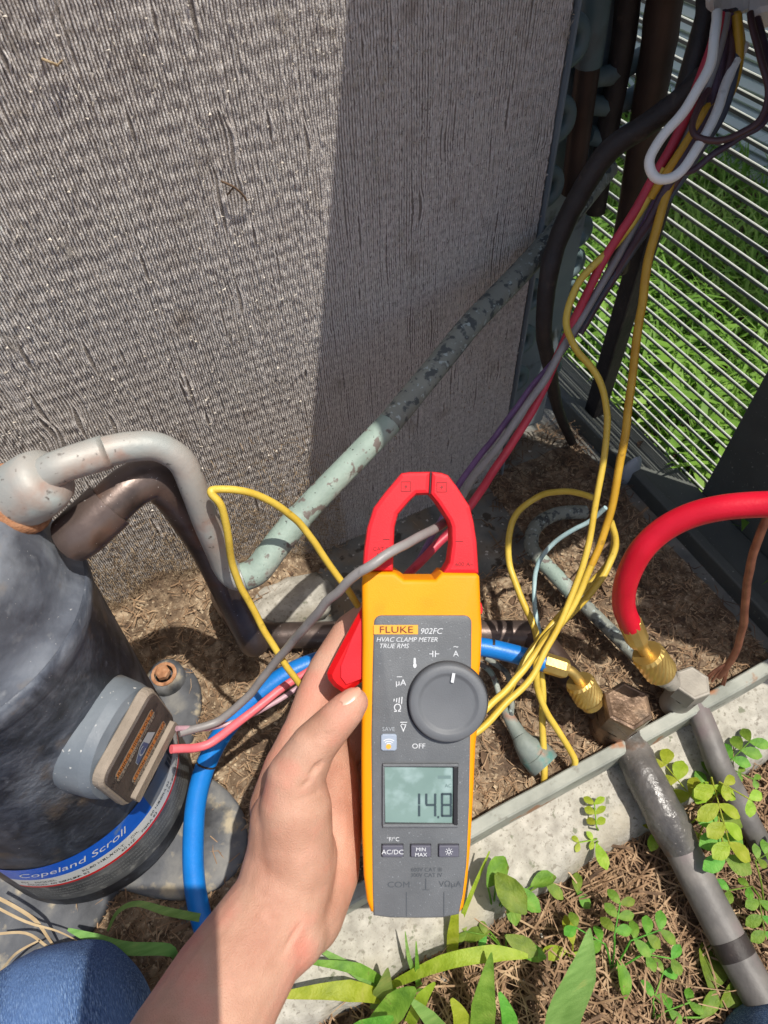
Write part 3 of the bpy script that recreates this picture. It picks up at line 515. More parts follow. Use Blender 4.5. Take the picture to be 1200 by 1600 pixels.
# ================================================================== WIRES
def wobj(label, m, pts, r, end=None, name='wire', sub=3, group='loose wires of the opened unit', n=8):
    mb = MB(); P_ = [p if isinstance(p, Vector) else D(*p) for p in pts]; P_ = [q_.copy() for q_ in spline(P_, 0, 3)[0]]; P_ = [q_+Vector(noise.noise_vector(q_*55))*.0011 for q_ in P_]; mb.tube(P_, r*.92, n, sub, wob=.05); return obj(name, mb, m, label=label, cat='wire', group=group)
TB = G(279, 1146, .168); TB2 = G(268, 1172, .166)
w = MB(); g1 = [(1136,20,.383),(1098,160,.40),(1018,305,.43),(930,462,.465),(852,590,.478),(778,698,.470),(740,745,.455),(716,786,.430),(692,818,.405),(650,842,.379),(600,869,.366),(560,896,.366),(512,941,.382),(472,985,.405),(432,1032,.430),(392,1083,.446),(340,1127,.452)]
wobj('grey wire clamped in the red jaw and running down to the terminal cover', 'w_grey', g1+[TB], .0029, n=10)
r_ = [(1126,20,.383),(1100,110,.392),(1060,205,.408),(1010,300,.425),(942,410,.452),(882,535,.478),(832,640,.485),(772,735,.478),(735,790,.468),(700,832,.460),(655,880,.455),(610,930,.460)]
wobj('shade toned red wire running down from the cable nut and behind the clamp jaw', 'w_red_shade', r_, .0033, n=10)
wobj('sun toned salmon end of the red wire crossing the blue hose into the terminal cover', 'w_red_sun', [(612,928,.460),(560,985,.470),(500,1035,.472),(440,1076,.466),(380,1122,.456),(325,1163,.450),TB2], .0031, n=10)  # one wire with the red above; sunlight put into this paler colour
wobj('purple wire running alongside the red wire down behind the jaw', 'w_purple', [(1142,20,.386),(1092,185,.412),(1020,322,.442),(930,470,.476),(880,546,.490),(830,606,.494),(770,686,.490),(722,748,.478),(690,812,.468),(655,872,.465),(625,915,.466)], .0024)
wobj('thin pinkish grey wire lying beside the sun toned end of the red wire at the terminal cover', 'w_pinkgrey', [(612,935,.476),(555,1000,.480),(485,1060,.478),(415,1105,.466),(340,1136,.457),TB+Vector((0, .002, .004))], .0020)
wobj('thick shade toned yellow wire hanging straight from the bundle to the dial', 'w_yellow_shade', [(1152,22,.384),(1150,120,.395),(1112,190,.402),(1068,245,.410),(1048,290,.418),(1022,370,.428),(1003,470,.442),(988,590,.460),(970,720,.478),(946,828,.492),(924,882,.497)], .0030)  # one wire with the next; shade put into this length's colour
wobj('yellow wire from below the thick shade toned wire running behind the dial', 'w_yellow', [(925,880,.497),(892,952,.50),(835,1025,.498),(790,1078,.49),(740,1128,.478),(690,1160,.47)], .0028)
wobj('pale yellow wire kinked outwards below the red wire beside the louvers', 'w_yellow', [(1040,262,.416),(1020,300,.424),(965,378,.445),(905,440,.456),(886,500,.462),(897,540,.466),(930,580,.472),(948,630,.477),(946,700,.482),(930,790,.488),(918,860,.492),(885,950,.494),(835,1050,.490),(792,1098,.484),(750,1140,.474),(700,1170,.466)], .0026)
wobj('yellow wire looping over the base pan and dropping to the rim', 'w_yellow', [(925,778,.61),(895,768,.60),(855,771,.59),(818,790,.585),(797,828,.58),(797,885,.58),(815,935,.57),(836,985,.56),(846,1060,.56),(848,1140,.565),(851,1222,.57)], .0030)
wobj('yellow wire ending in a bend at the rim right of the strainer', 'w_yellow', [(955,815,.545),(962,850,.55),(945,895,.55),(905,945,.545),(850,1000,.54),(838,1040,.54),(843,1090,.548),(868,1135,.556),(890,1172,.562),(898,1190,.564),(894,1202,.568)], .0030)
wobj('yellow wire crossing low under the others towards the dial', 'w_yellow', [(960,830,.555),(955,868,.56),(930,905,.56),(880,955,.555),(830,1015,.545),(800,1070,.53),(776,1108,.52),(745,1140,.505),(700,1150,.495)], .0027)
wobj('yellow wire looped round the copper bend beside the compressor', 'w_yellow', [(566,952,.435),(545,925,.43),(505,868,.42),(468,817,.405),(420,782,.388),(375,767,.376),(335,765,.370),(330,772,.369),(345,790,.372),(354,830,.382),(362,880,.398),(378,920,.410),(412,985,.425),(446,1040,.435),(474,1076,.445)], .0024)
wobj('white wire hanging in a long loop below the cable nut', 'w_white', [(1119,18,.376),(1115,70,.374),(1102,120,.375),(1072,170,.379),(1034,216,.385),(1016,250,.389),(1024,278,.391),(1052,276,.390),(1080,246,.388),(1104,206,.388),(1126,160,.390),(1140,120,.392),(1162,70,.392)], .0030, n=10)
wobj('thin brown wire looping out to the right edge', 'w_brown', [(1172,20,.38),(1180,60,.378),(1194,110,.376),(1199,150,.376),(1188,185,.378),(1160,207,.381),(1120,221,.384),(1092,215,.386),(1082,196,.388),(1090,170,.390),(1110,140,.392)], .0020)
wobj('second brown wire looping lower round the right edge', 'w_plum', [(1180,20,.384),(1200,90,.382),(1214,150,.382),(1195,190,.384),(1155,216,.387),(1115,240,.390),(1085,265,.394),(1068,270,.398)], .0020)
for i, (m, dx, lab) in enumerate((('w_plum', 0, 'dark plum wire on the left of the bundle below the nut'), ('w_brown', 12, 'dark brown wire in the middle of the bundle below the nut'), ('w_slate', 22, 'slate grey wire on the right of the bundle below the nut'))):
    wobj(lab, m, [(1132+dx*.6,18,.388+.002*i),(1128+dx,90,.392),(1110+dx,170,.398),(1078+dx*.9,230,.406),(1048+dx*.6,285,.416+.002*i),(1015+dx*.3,345,.432),(960,430,.46),(905,520,.482)], .0030)
wobj('shade toned yellow wire bowing out inside the bundle below the nut', 'w_yellow_shade', [(1150,20,.388),(1156,80,.392),(1140,140,.396),(1105,170,.398),(1086,200,.402),(1062,240,.408),(1040,275,.415),(1018,310,.425)], .0028)  # yellow with the shade put into its colour
wobj('thin pale blue wire curling up from the soil beside the yellow wires', 'w_blue', [(946,793,.55),(925,812,.56),(890,832,.57),(858,855,.58),(840,885,.585),(833,925,.585),(838,960,.58),(845,1000,.575),(846,1020,.575)], .0022)
wobj('bare copper ground wire dropping along the right panel to the rim', 'bare_copper', [(1215,770,.44),(1198,810,.45),(1180,858,.47),(1168,910,.495),(1164,960,.52),(1156,1000,.545),(1143,1030,.56),(1122,1056,.575)], .0032, name='ground_wire')
mb = MB()
for k in range(5):
    a = rnd.uniform(-10, 10); mb.tube(pth([(1140,1034,.562),(1126+a,1050+a*.3,.57),(1116+a*1.6,1066+a*.5,.578)]), .0011, 5, 3)
obj('frayed_strands', mb, 'bare_copper', label='frayed copper strands at the end of the ground wire by the rim', cat='wire')

# ================================================================== CLAMP METER (held facing the viewer)
MD = .38; MS = MD/FPX; MO = D(655, 1085, MD)
def MF(px, py, w=0.0): return MO+RT*((px-655)*MS)-UP*((py-1085)*MS)-FW*w
mt = empty('clamp_meter', MO, 'yellow and red clamp meter reading 14.8 held upright in the hand', 'clamp meter')
def slabm(name, outline, w0, w1, m, par=None, bevel=0, bseg=3, hole=None, smooth=False):
    """outline in photo units, thickness from w0 (back) to w1 (front)"""
    bm = bmesh.new()
    fr = [bm.verts.new(MF(x, y, w1)) for x, y in outline]; f = bm.faces.new(fr); f.normal_update()
    if f.normal.dot(-FW) < 0: f.normal_flip()
    ex = bmesh.ops.extrude_face_region(bm, geom=[f]); nv = [v for v in ex['geom'] if isinstance(v, bmesh.types.BMVert)]
    front = set(nv)
    for v in nv: pass
    # the extruded copy stays in front, the original goes back
    for v in fr:
        v.co += FW*(w1-w0)
    bmesh.ops.recalc_face_normals(bm, faces=bm.faces)
    if bevel:
        es = [e for e in bm.edges if e.verts[0] in front and e.verts[1] in front and len(e.link_faces) == 2]
        bmesh.ops.bevel(bm, geom=es, offset=bevel, segments=bseg, affect='EDGES', profile=.5, clamp_overlap=True)
    b = MB(); bm.verts.index_update(); b.v = [tuple(v.co) for v in bm.verts]; b.f = [tuple(v.index for v in ff.verts) for ff in bm.faces]; b.sm = [False]*len(b.f); bm.free()
    o = obj(name, b, m, par or mt)
    if smooth: o.data.polygons.foreach_set('use_smooth', [True]*len(o.data.polygons)); o.data.set_sharp_from_angle(angle=.6)
    return o
def arc(cx, cy, r, a0, a1, n=6): return [(cx+r*math.cos(rad(a0+(a1-a0)*k/n)), cy+r*math.sin(rad(a0+(a1-a0)*k/n))) for k in range(n+1)]
body = [(566,1000),(565,915)]+arc(575,903,9,180,270)+[(612,894),(618,895),(632,906),(680,906),(690,895),(740,896)]+arc(742,904,8,270,360)+[(752,960),(754,985),(752,1030),(749,1062),(748,1130),(744,1165),(741,1230),(736,1320),(731,1380),(725,1420),(718,1429),(690,1432),(650,1432.5),(610,1432),(588,1430),(579,1427),(573,1410),(568,1370),(565,1300),(564,1180),(565,1090)]
slabm('body', body, -.030, 0, 'm_yellow', bevel=.0030, bseg=4, smooth=True)
slabm('body_back', [(x, y) for x, y in body], -.036, -.0302, 'm_yellow')
face = arc(596,973,12,180,270)+arc(725,973,12,270,360)+[(736.5,1035),(735,1150),(733,1260),(729,1350),(723,1400),(717,1428),(690,1433.5),(650,1434),(610,1433.5),(583.5,1430),(582,1390),(581,1300),(580,1150),(582,1040)]
fp = slabm('face_plate', face, -.0245, .0008, 'm_grey', bevel=.0011, bseg=3, smooth=True)
# jaws: left and right halves with bevelled outer edge
JL = [(566,893),(568,862),(573,826),(583,794),(600,771),(627,739),(640,737),(673.3,736.5),(671.3,771.5),(651,772.5),(640,783),(622,804),(616.5,824),(615,860),(614,893)]
JR = [(674.3,736.5),(690,738),(701,742),(715,760),(735,791),(741,815),(746,848),(749,897),(692,897),(702,880),(706,852),(705.5,824),(702,814),(684,786),(672.3,771.6)]
slabm('jaw', JL, -.023, -.0012, 'm_red', bevel=.0024, bseg=2)
slabm('jaw', JR, -.023, -.0012, 'm_red', bevel=.0024, bseg=2)
slabm('jaw_seam', [(673.0,737),(674.5,737),(672.5,771.5),(671.0,771.5)], -.022, -.0016, 'm_dark')
slabm('trigger', [(572,940),(556,968),(534,1008),(513,1048),(509,1058),(511,1068),(520,1079),(533,1088),(541,1089),(572,1066)], -.024, -.006, 'm_redside', bevel=.004, bseg=1)
slabm('trigger_pad', [(572,950),(548,1000),(531,1044),(531,1062),(540,1074),(572,1062)], -.0062, -.0048, 'm_red', bevel=.0005, bseg=1)
slabm('hold_button', [(750,944),(755,945),(757,955),(756,962),(750,963)], -.016, -.006, 'm_red', bevel=.001)
# dial
def MCF(cx, cy): return lambda r, t, h: MF(cx+r*math.cos(t)/1, cy+r*math.sin(t), h)
DF = MCF(699, 1095)
mb = MB(); mb.lathe([(63.5, .0004), (63.5, .0013), (61, .0014)], DF, 64); obj('dial_gap', mb, 'm_dark', mt)
mb = MB(); mb.lathe([(61, .0002), (60.8, .0042), (59.5, .0054), (57, .0060), (48, .0062), (46, .0060), (43, .0050), (40, .0047), (0, .0047)], DF, 72); dial = obj('dial', mb, 'm_dial', mt)
def quad(name, x0, y0, x1, y1, w, m, par, sk=0): b = MB(); b.ngon([MF(x0, y1, w), MF(x1, y1, w), MF(x1+sk, y0, w), MF(x0+sk, y0, w)]); return obj(name, b, m, par)
b = MB(); b.ngon([MF(702.5, 1061.5, .0066), MF(707, 1062.5, .0066), MF(709.5, 1048, .0066), MF(705, 1047, .0066)]); obj('pointer', b, 'white', dial)
# display: recess frame, screen, digits
slabm('display_frame', rr_ if False else [(600,1192),(713,1194),(716,1197),(714,1287),(711,1291),(601,1290),(598,1287),(597.5,1195)], -.0005, .0014, 'm_dark', fp, bevel=.0006)
b = MB(); b.ngon([MF(*p, .00145) for p in ((602,1283),(706,1284),(708,1198),(601,1197))]); scr = obj('screen', b, 'lcd', fp)
for i, (x0, y0, x1, y1) in enumerate(((598, 1191, 716, 1195.5), (598, 1284.5, 715, 1290), (597.5, 1195, 601, 1286), (707.5, 1195, 714.5, 1287))):
    slabm('bezel', [(x0, y0), (x1, y0), (x1, y1), (x0, y1)], .0008, .0030, 'm_dark' if i == 3 else 'm_grey', fp, bevel=.0005)  # right bar darker, its shade put into the colour
def seg(x0, y0, wd, ht, on):   # seven-segment digit
    t = 3.6; s = .12*0; h2 = y0+ht/2
    R4 = {'a': (x0+1, y0, x0+wd-1, y0+t), 'g': (x0+1, h2-t/2, x0+wd-1, h2+t/2), 'd': (x0+1, y0+ht-t, x0+wd-1, y0+ht), 'f': (x0, y0+1, x0+t, h2-.6), 'b': (x0+wd-t, y0+1, x0+wd, h2-.6), 'e': (x0, h2+.6, x0+t, y0+ht-1), 'c': (x0+wd-t, h2+.6, x0+wd, y0+ht-1)}
    for k in on: quad('lcd_segment', *R4[k], .0017, 'lcd_seg', scr)
seg(639, 1237, 17.5, 37.5, 'bc'); seg(664, 1237, 17.5, 37.5, 'fgbc'); seg(688.5, 1237, 17.5, 37.5, 'abcdefg'); quad('lcd_segment', 683, 1273, 686, 1276.5, .0017, 'lcd_seg', scr)
quad('lcd_icon', 684, 1210, 704, 1215, .0017, 'lcd_faint', scr); 
def mtext(s, px, py, size, m, par, w, shear=0, sx=1.0, spacing=1.0):
    vs, fs = text_geo(s, shear, spacing); b = MB(); b.add([MF(px+x*size*sx, py-y*size, w) for x, y, z in vs], fs); return obj('lettering', b, m, par)
mtext('AC', 700, 1226, 8, 'lcd_faint', scr, .0017)
WF = .0012
quad('logo_plate', 584, 976, 653, 990.5, .0011, 'logo_bg', fp); mtext('FLUKE', 619, 983.5, 14.5, 'logo_fg', fp, .0016, 0, 1.28, 1.03)
mtext('902FC', 673, 986, 13, 'white', fp, WF, .25); mtext('HVAC CLAMP METER', 635.5, 999, 10.2, 'white', fp, WF, .25); mtext('TRUE RMS', 615, 1009, 10.2, 'white', fp, WF, .25)
mtext('OFF', 654, 1165, 11, 'white', fp, WF, 0, 1.1); mtext('SAVE', 607, 1138.5, 9, 'pale', fp, WF); mtext('A', 712, 1021, 13, 'white', fp, WF); mtext('~', 712, 1009.5, 14, 'white', fp, WF)
mtext('µA', 626, 1066, 14, 'white', fp, WF); quad('print_mark', 620, 1056, 628, 1057.2, WF, 'white', fp); mtext('Ω', 621, 1106, 17, 'white', fp, WF); mtext('V', 630, 1138, 15, 'white', fp, WF); mtext('~', 630.5, 1130.5, 15, 'white', fp, WF); quad('print_mark', 625, 1127, 636, 1128.2, WF, 'white', fp)
for k in range(4): quad('print_mark', 614.5+k*4, 1091-k*1.0, 616+k*4, 1095+k*1.4, WF, 'white', fp, .8)
for x in (676.0, 680.0): quad('print_mark', x-.7, 1016, x+.7, 1026, WF, 'white', fp)
quad('print_mark', 670.5, 1020.4, 675.4, 1021.6, WF, 'white', fp); quad('print_mark', 680.6, 1020.4, 686, 1021.6, WF, 'white', fp)
b = MB(); b.ngon([MF(648+math.cos(t)*2.8, 1039+math.sin(t)*4, WF) for t in np.linspace(6.0, 0, 12)]); b.ngon([MF(645.8, 1036, WF), MF(649.8, 1036, WF), MF(649.4, 1028, WF), MF(647.8, 1026.8, WF), MF(646.2, 1028, WF)]); obj('print_mark', b, 'white', fp)
mtext('°F/°C', 614, 1310, 9, 'white', fp, WF)
for (x0, x1, s, sz) in ((597, 630, 'AC/DC', 10.2), (641.5, 673, 'MIN\nMAX', 8.2), (685, 716.5, '', 0)):
    slabm('button_well', [(x0-1.2, 1317), (x1+.5, 1317), (x1+.5, 1337), (x0-1.2, 1337)], .0004, .0010, 'm_dark', fp)
    bt = slabm('button', [(x0, 1319), (x0+2, 1317.5), (x1-2, 1317.5), (x1, 1319), (x1, 1334.5), (x1-2, 1336), (x0+2, 1336), (x0, 1334.5)], .0005, .0028, 'button', fp, bevel=.0007)
    if s: mtext(s, (x0+x1)/2, 1327.5, sz, 'white', bt, .0030, 0, 1.08)
    else:
        b = MB(); cx, cy = (x0+x1)/2, 1326.5; n = 16
        b.add([MF(cx+math.cos(6.283*k/n)*r, cy+math.sin(6.283*k/n)*r, .0030) for r in (2.0, 3.1) for k in range(n)], [(k, n+k, n+(k+1) % n, (k+1) % n) for k in range(n)])
        for k in range(8):
            t = k*math.pi/4; u = Vector((math.cos(t), math.sin(t))); v = Vector((-u.y, u.x))*.5; b.ngon([MF(*(Vector((cx, cy))+u*4+v), .0030), MF(*(Vector((cx, cy))+u*4-v), .0030), MF(*(Vector((cx, cy))+u*6-v), .0030), MF(*(Vector((cx, cy))+u*6+v), .0030)])
        obj('print_mark', b, 'white', bt)
sb = slabm('save_button', [(595, 1148), (598, 1145.5), (617, 1145.5), (620, 1148), (620, 1169), (617, 1171.5), (598, 1171.5), (595, 1169)], .0005, .0020, 'savebtn', fp, bevel=.0006)
for r in (6.5, 10, 13.5):
    b = MB(); A = np.linspace(rad(-130), rad(-50), 9); b.add([MF(607.5+math.cos(t)*q_, 1165+math.sin(t)*q_*.95, .0022) for q_ in (r-1.6, r) for t in A], [(k, k+1, 10+k, 9+k) for k in range(8)]); obj('print_mark', b, 'white', sb)
b = MB(); b.ngon([MF(607+math.cos(t)*4, 1164.5+math.sin(t)*4, .0022) for t in np.linspace(6.1, 0, 16)]); obj('print_mark', b, 'logo_bg', sb)
mtext('600V CAT III', 666, 1357.5, 9, 'engrave', fp, WF); mtext('300V CAT IV', 666, 1366, 9, 'engrave', fp, WF); mtext('COM', 623, 1381, 13, 'engrave', fp, WF, 0, 1.2); mtext('VΩµA', 703, 1380, 13, 'engrave', fp, WF, 0, 1.05); quad('print_mark', 664.4, 1371, 665.8, 1388, WF, 'engrave', fp); quad('print_mark', 660, 1388, 670, 1389.2, WF, 'engrave', fp)
for x in (634.5, 693): quad('mould_line', x, 1392, x+1, 1430, WF, 'engrave', fp)
JW = -.0009
mtext('CAT III', 596, 858, 9, 'red_print', mt, JW); mtext('600V', 598, 866, 9, 'red_print', mt, JW); mtext('600 A~', 726, 882, 9.5, 'red_print', mt, JW); quad('print_mark', 598, 842, 609, 843.4, JW, 'red_print', mt); quad('print_mark', 712, 845, 724, 846.4, JW, 'red_print', mt)
for cx, cy in ((634.5, 760), (690.5, 761)):
    for (a, b_, c_, d_) in ((-8, -8, 8, -7), (-8, 7, 8, 8), (-8, -7, -7, 7), (7, -7, 8, 7)): quad('print_mark', cx+a, cy+b_, cx+c_, cy+d_, JW, 'red_print', mt)
    b = MB(); b.ngon([MF(cx+x, cy+y, JW) for x, y in ((1.5, -5), (-3, 1), (-.4, 1), (-1.6, 5.5), (3, -1.2), (.4, -1.2))]); obj('print_mark', b, 'red_print', mt)

# ================================================================== PERSON: left hand and forearm, denim knees
per = empty('person', D(300, 1640, .34), 'left hand and bare forearm of a kneeling person in blue jeans holding the meter', 'person')
def blob(bm_, a, b, ra, rb, seg_=22, rings=7):
    a, b = Vector(a), Vector(b); ax = b-a; L = ax.length; ax.normalize(); u = ax.orthogonal().normalized(); v = ax.cross(u); vs = []; pr = []
    for k in range(rings+1): t = math.pi/2*k/rings; pr.append((math.sin(t)*ra, -math.cos(t)*ra))
    for k in range(rings+1): t = math.pi/2*k/rings; pr.append((math.cos(t)*rb, L+math.sin(t)*rb))
    for r, h in pr: vs += [a+ax*h+u*(max(r, 1e-6)*math.cos(6.28318*k/seg_))+v*(max(r, 1e-6)*math.sin(6.28318*k/seg_)) for k in range(seg_)]
    bm_.add(vs, [(i*seg_+k, i*seg_+(k+1) % seg_, (i+1)*seg_+(k+1) % seg_, (i+1)*seg_+k) for i in range(len(pr)-1) for k in range(seg_)], True)
def chain(bm_, pts):     # (x, y, depth, radius in photo units at that depth)
    for p, q in zip(pts[:-1], pts[1:]): blob(bm_, D(*p[:3]), D(*q[:3]), p[3]*p[2]/FPX, q[3]*q[2]/FPX)
hm = MB()
blob(hm, Vector((-.36, -.34, .36)), D(215,1800,.30), .048, 118*.30/FPX)
chain(hm, [(215,1800,.30,118),(300,1640,.335,104),(352,1545,.352,93),(400,1470,.364,82),(440,1410,.374,76)])      # forearm to wrist
chain(hm, [(405,1480,.368,72),(440,1440,.374,78)])
chain(hm, [(440,1410,.374,76),(456,1340,.380,72),(452,1285,.378,62)])                                  # heel and thenar mound
chain(hm, [(462,1350,.374,60),(462,1262,.370,57),(462,1215,.368,46),(489,1166,.366,37),(520,1132,.366,31.5),(541,1110,.366,28.5),(552,1098,.367,24)])   # thumb
chain(hm, [(470,1420,.385,70),(502,1360,.405,60),(514,1300,.412,52),(516,1220,.418,46),(496,1160,.420,46)])  # palm edge behind
chain(hm, [(440,1260,.40,50),(456,1200,.41,44),(470,1150,.415,33)])                                 # back of the hand
chain(hm, [(470,1160,.415,34),(495,1092,.425,34),(512,1048,.430,31),(548,985,.436,27),(600,945,.438,24),(640,925,.436,21)])       # index finger behind the trigger
chain(hm, [(505,1190,.422,40),(560,1150,.440,29),(630,1125,.447,26),(690,1118,.440,24),(712,1122,.428,20)])    # middle
chain(hm, [(510,1250,.420,40),(565,1215,.440,28),(635,1195,.446,25),(688,1190,.438,23),(708,1194,.427,19)])    # ring
chain(hm, [(512,1310,.416,40),(565,1285,.436,25),(625,1268,.441,22),(670,1262,.434,20),(690,1266,.425,17)])    # little
me = bpy.data.meshes.new('hand_raw'); me.from_pydata(hm.v, [], hm.f); me.update(); ho = bpy.data.objects.new('hand_raw', me); COL.objects.link(ho)
rm = ho.modifiers.new('r', 'REMESH'); rm.mode = 'VOXEL'; rm.voxel_size = .0013
sm_ = ho.modifiers.new('s', 'SMOOTH'); sm_.factor = .6; sm_.iterations = 9
dg = bpy.context.evaluated_depsgraph_get(); dg.update(); em = bpy.data.meshes.new_from_object(ho.evaluated_get(dg)); bpy.data.objects.remove(ho)
# creases and folds pressed into the skin
def groove(em, a, b, wid, dep):
    a, b = Vector(a), Vector(b); ab = b-a; L2 = ab.length_squared
    for v in em.vertices:
        t = max(0, min(1, (v.co-a).dot(ab)/L2)); d = (v.co-(a+ab*t)).length
        if d < wid*3: v.co -= v.normal*dep*1.7*math.exp(-(d/wid)**2)*(.35+.65*math.sin(math.pi*min(1, max(0, t))))
for (a, b, wd, dp_) in (((508,1197,.352),(494,1214,.345),.0016,.0016), ((494,1214,.345),(480,1232,.342),.0012,.0006), ((470,1245,.336),(505,1232,.345),.0011,.0005),
        ((500,1145,.340),(520,1158,.352),.0009,.0004), ((505,1138,.340),(525,1150,.352),.0009,.0004), ((452,1480,.335),(478,1440,.345),.0013,.0008), ((405,1370,.33),(530,1385,.36),.0016,.0004), ((420,1400,.33),(520,1418,.36),.0014,.0004)):
    # project the two ends on to the skin along the line of sight
    def hit(p):
        best = None
        for v in em.vertices:
            r = v.co-CAM; z = r.dot(FW); x = 600+FPX*r.dot(RT)/z; y = 800-FPX*r.dot(UP)/z
            e = (x-p[0])**2+(y-p[1])**2
            if e < 90 and (best is None or z < best[0]): best = (z, v.co.copy())
        return best[1] if best else D(*p)
    groove(em, hit(a), hit(b), wd, dp_)
for p in em.polygons: p.use_smooth = True
em.name = 'arm_and_hand'; em.materials.clear(); em.materials.append(M['skin']); em.transform(Matrix.Translation(-per.location)); ao = bpy.data.objects.new('arm_and_hand', em); COL.objects.link(ao); ao.parent = per
# thumb nail: a curved plate let into the tip
from mathutils.bvhtree import BVHTree
bv = BVHTree.FromPolygons([v.co+per.location for v in em.vertices], [tuple(p.vertices) for p in em.polygons])
def on_skin(x, y, off):
    h = bv.ray_cast(CAM, ray(x, y).normalized()); return (h[0]+h[1]*off, True) if h[0] else (D(x, y, .36), False)
mb = MB(); gr = []; okk = []
for i in range(11):
    for j in range(9):
        s_, t_ = i/10*2-1, j/8*2-1; wpx = 8.0*(1-.28*abs(s_)**3 if s_ > 0 else math.sqrt(max(0, 1-.75*s_*s_)))
        lp = s_*16.5-3*(t_*t_)*(1 if s_ < 0 else .6); q, k = on_skin(548+lp*.79+t_*wpx*.61, 1088-lp*.61+t_*wpx*.79, .0004+.0007*(1-t_*t_)*(.4+.6*max(0, s_))); gr.append(q); okk.append(k)
mb.add(gr, [q_ for q_ in [(i*9+j, i*9+j+1, (i+1)*9+j+1, (i+1)*9+j) for i in range(10) for j in range(8)] if all(okk[v] for v in q_)], True); obj('thumb_nail', mb, 'nail', per)
def leg(name, a, b, ra, rb):
    q = MB(); blob(q, a, b, ra, rb, 40, 14); q.v = [tuple(Vector(v)+Vector(noise.noise_vector(Vector((v[0]*14, v[1]*40, v[2]*30))))*.0034+Vector(noise.noise_vector(Vector(v)*26))*.0016+Vector(noise.noise_vector(Vector(v)*60))*.0007) for v in q.v]; return obj(name, q, 'denim', per)
leg('jeans_leg', D(92, 1642, .42), D(-120, 1980, .40), .0575, .075)
leg('jeans_leg', D(1262, 1712, .47), D(1300, 1900, .40), .056, .07)
ph = empty('phone', CAM-FW*.008, 'dark phone held above the work, the one taking the picture', 'phone')
mb = MB(); mb.add([CAM+RT*x+UP*y-FW*z for z in (.006, .014) for x, y in ((.018, .004), (-.058, .004), (-.058, -.145), (.018, -.145))], [(0,1,2,3), (7,6,5,4), (0,4,5,1), (1,5,6,2), (2,6,7,3), (3,7,4,0)]); obj('phone_body', mb, 'phone', ph, bevel=.002)

# ================================================================== FAR SIDE: cladding wall, added shade wall, lawn
wa, wb = G(1035, 205, -.05), G(1215, 305, -.05); wd = (wb-wa).normalized(); wn = Vector((wd.y, -wd.x, 0))
if wn.dot(CAM-wa) < 0: wn = -wn
cw = empty('ribbed_wall', wa, 'pale grey ribbed wall standing in the grass beyond the louvers', 'wall')
wa2 = wa-wd*.5; LW = (wb-wa).length+1.6; r0 = None
mb = MB(); mb.add([wa2-wn*.02+Vector((0,0,-.02)), wa2+wd*LW-wn*.02+Vector((0,0,-.02)), wa2+wd*LW-wn*.02+Vector((0,0,1.3)), wa2-wn*.02+Vector((0,0,1.3)), wa2-wn*.08+Vector((0,0,-.02)), wa2+wd*LW-wn*.08+Vector((0,0,-.02)), wa2+wd*LW-wn*.08+Vector((0,0,1.3)), wa2-wn*.08+Vector((0,0,1.3))], [(0,1,2,3),(5,4,7,6),(4,0,3,7),(1,5,6,2),(3,2,6,7),(0,4,5,1)]); obj('wall_core', mb, 'siding', cw)
for k in range(60):
    z = .0+k*.0205
    if r0 is None:
        mb = MB(); pr_ = [(-.019, 0), (.0, .001), (.003, .005), (.0, .0165), (-.019, .0175)]
        vs = [wa2+wd*s_+wn*a+Vector((0, 0, zz)) for s_ in (0, LW) for a, zz in pr_]; mb.add(vs, [(i, i+1, 6+i, 5+i) for i in range(4)]); r0 = obj('rib', mb, 'siding', cw)
    else: dup(r0, cw, r0.location+Vector((0, 0, z)))
hw_ = empty('shade_wall', (1.25, -.1, 0), 'tall pale lap sided wall added unseen beyond the right edge to shade the grass', 'wall')
mb = MB(); mb.box((1.20, -.9, -.06), (1.34, .30, 2.3)); obj('wall_core', mb, 'siding', hw_)  # out of view, added to throw shade on the far grass
p0 = None
for k in range(20):
    if p0 is None: mb = MB(); mb.add([(1.1995, -.9, -.05), (1.1995, .3005, -.05), (1.187, .3005, -.05), (1.187, -.9, -.05), (1.1995, -.9, .055), (1.1995, .3005, .055)], [(0,3,2,1), (3,0,4), (1,2,5), (3,4,5,2)]); p0 = obj('shade_wall_plank', mb, 'siding', hw_)
    else: dup(p0, hw_, p0.location+Vector((0, 0, k*.108)))
def blade(b, p, dirv, L, w, bend, seg_=4, fold=.0, up=None):
    p = Vector(p); h = Vector((dirv[0], dirv[1], 0)); h = h.normalized() if h.length > 0 else Vector((1, 0, 0)); sd = Vector((-h.y, h.x, 0)); a0 = up if up is not None else 1.2; pts = []; q = p.copy()
    for i in range(seg_+1):
        t = i/seg_; ww = w*(.55+1.1*t if t < .35 else 1.0)*(1-t**3) if i < seg_ else 0
        pts.append((q.copy(), ww)); a = a0-bend*t; q = q+(h*math.cos(a)+Vector((0, 0, math.sin(a))))*(L/seg_)
    vs = []
    for q, ww in pts: vs += [q-sd*ww+Vector((0, 0, ww*fold)), q, q+sd*ww+Vector((0, 0, ww*fold))]
    b.add(vs, [(3*i+k, 3*i+k+1, 3*i+k+4, 3*i+k+3) for i in range(seg_) for k in (0, 1)], True)
mb = MB()
for _ in range(11000):
    x = .53+abs(rnd.gauss(0, .42)); y = rnd.uniform(.12, 1.45)
    if x > 1.5: continue
    if (Vector((x, y, 0))-wa).dot(wn) < .0 and x > .9: continue
    a = rnd.uniform(0, 6.28); blade(mb, (x, y, -.055), (math.cos(a), math.sin(a)), rnd.uniform(.04, .13), rnd.uniform(.0012, .0036), rnd.uniform(.4, 2.2), 3, .3, rnd.uniform(.7, 1.5))
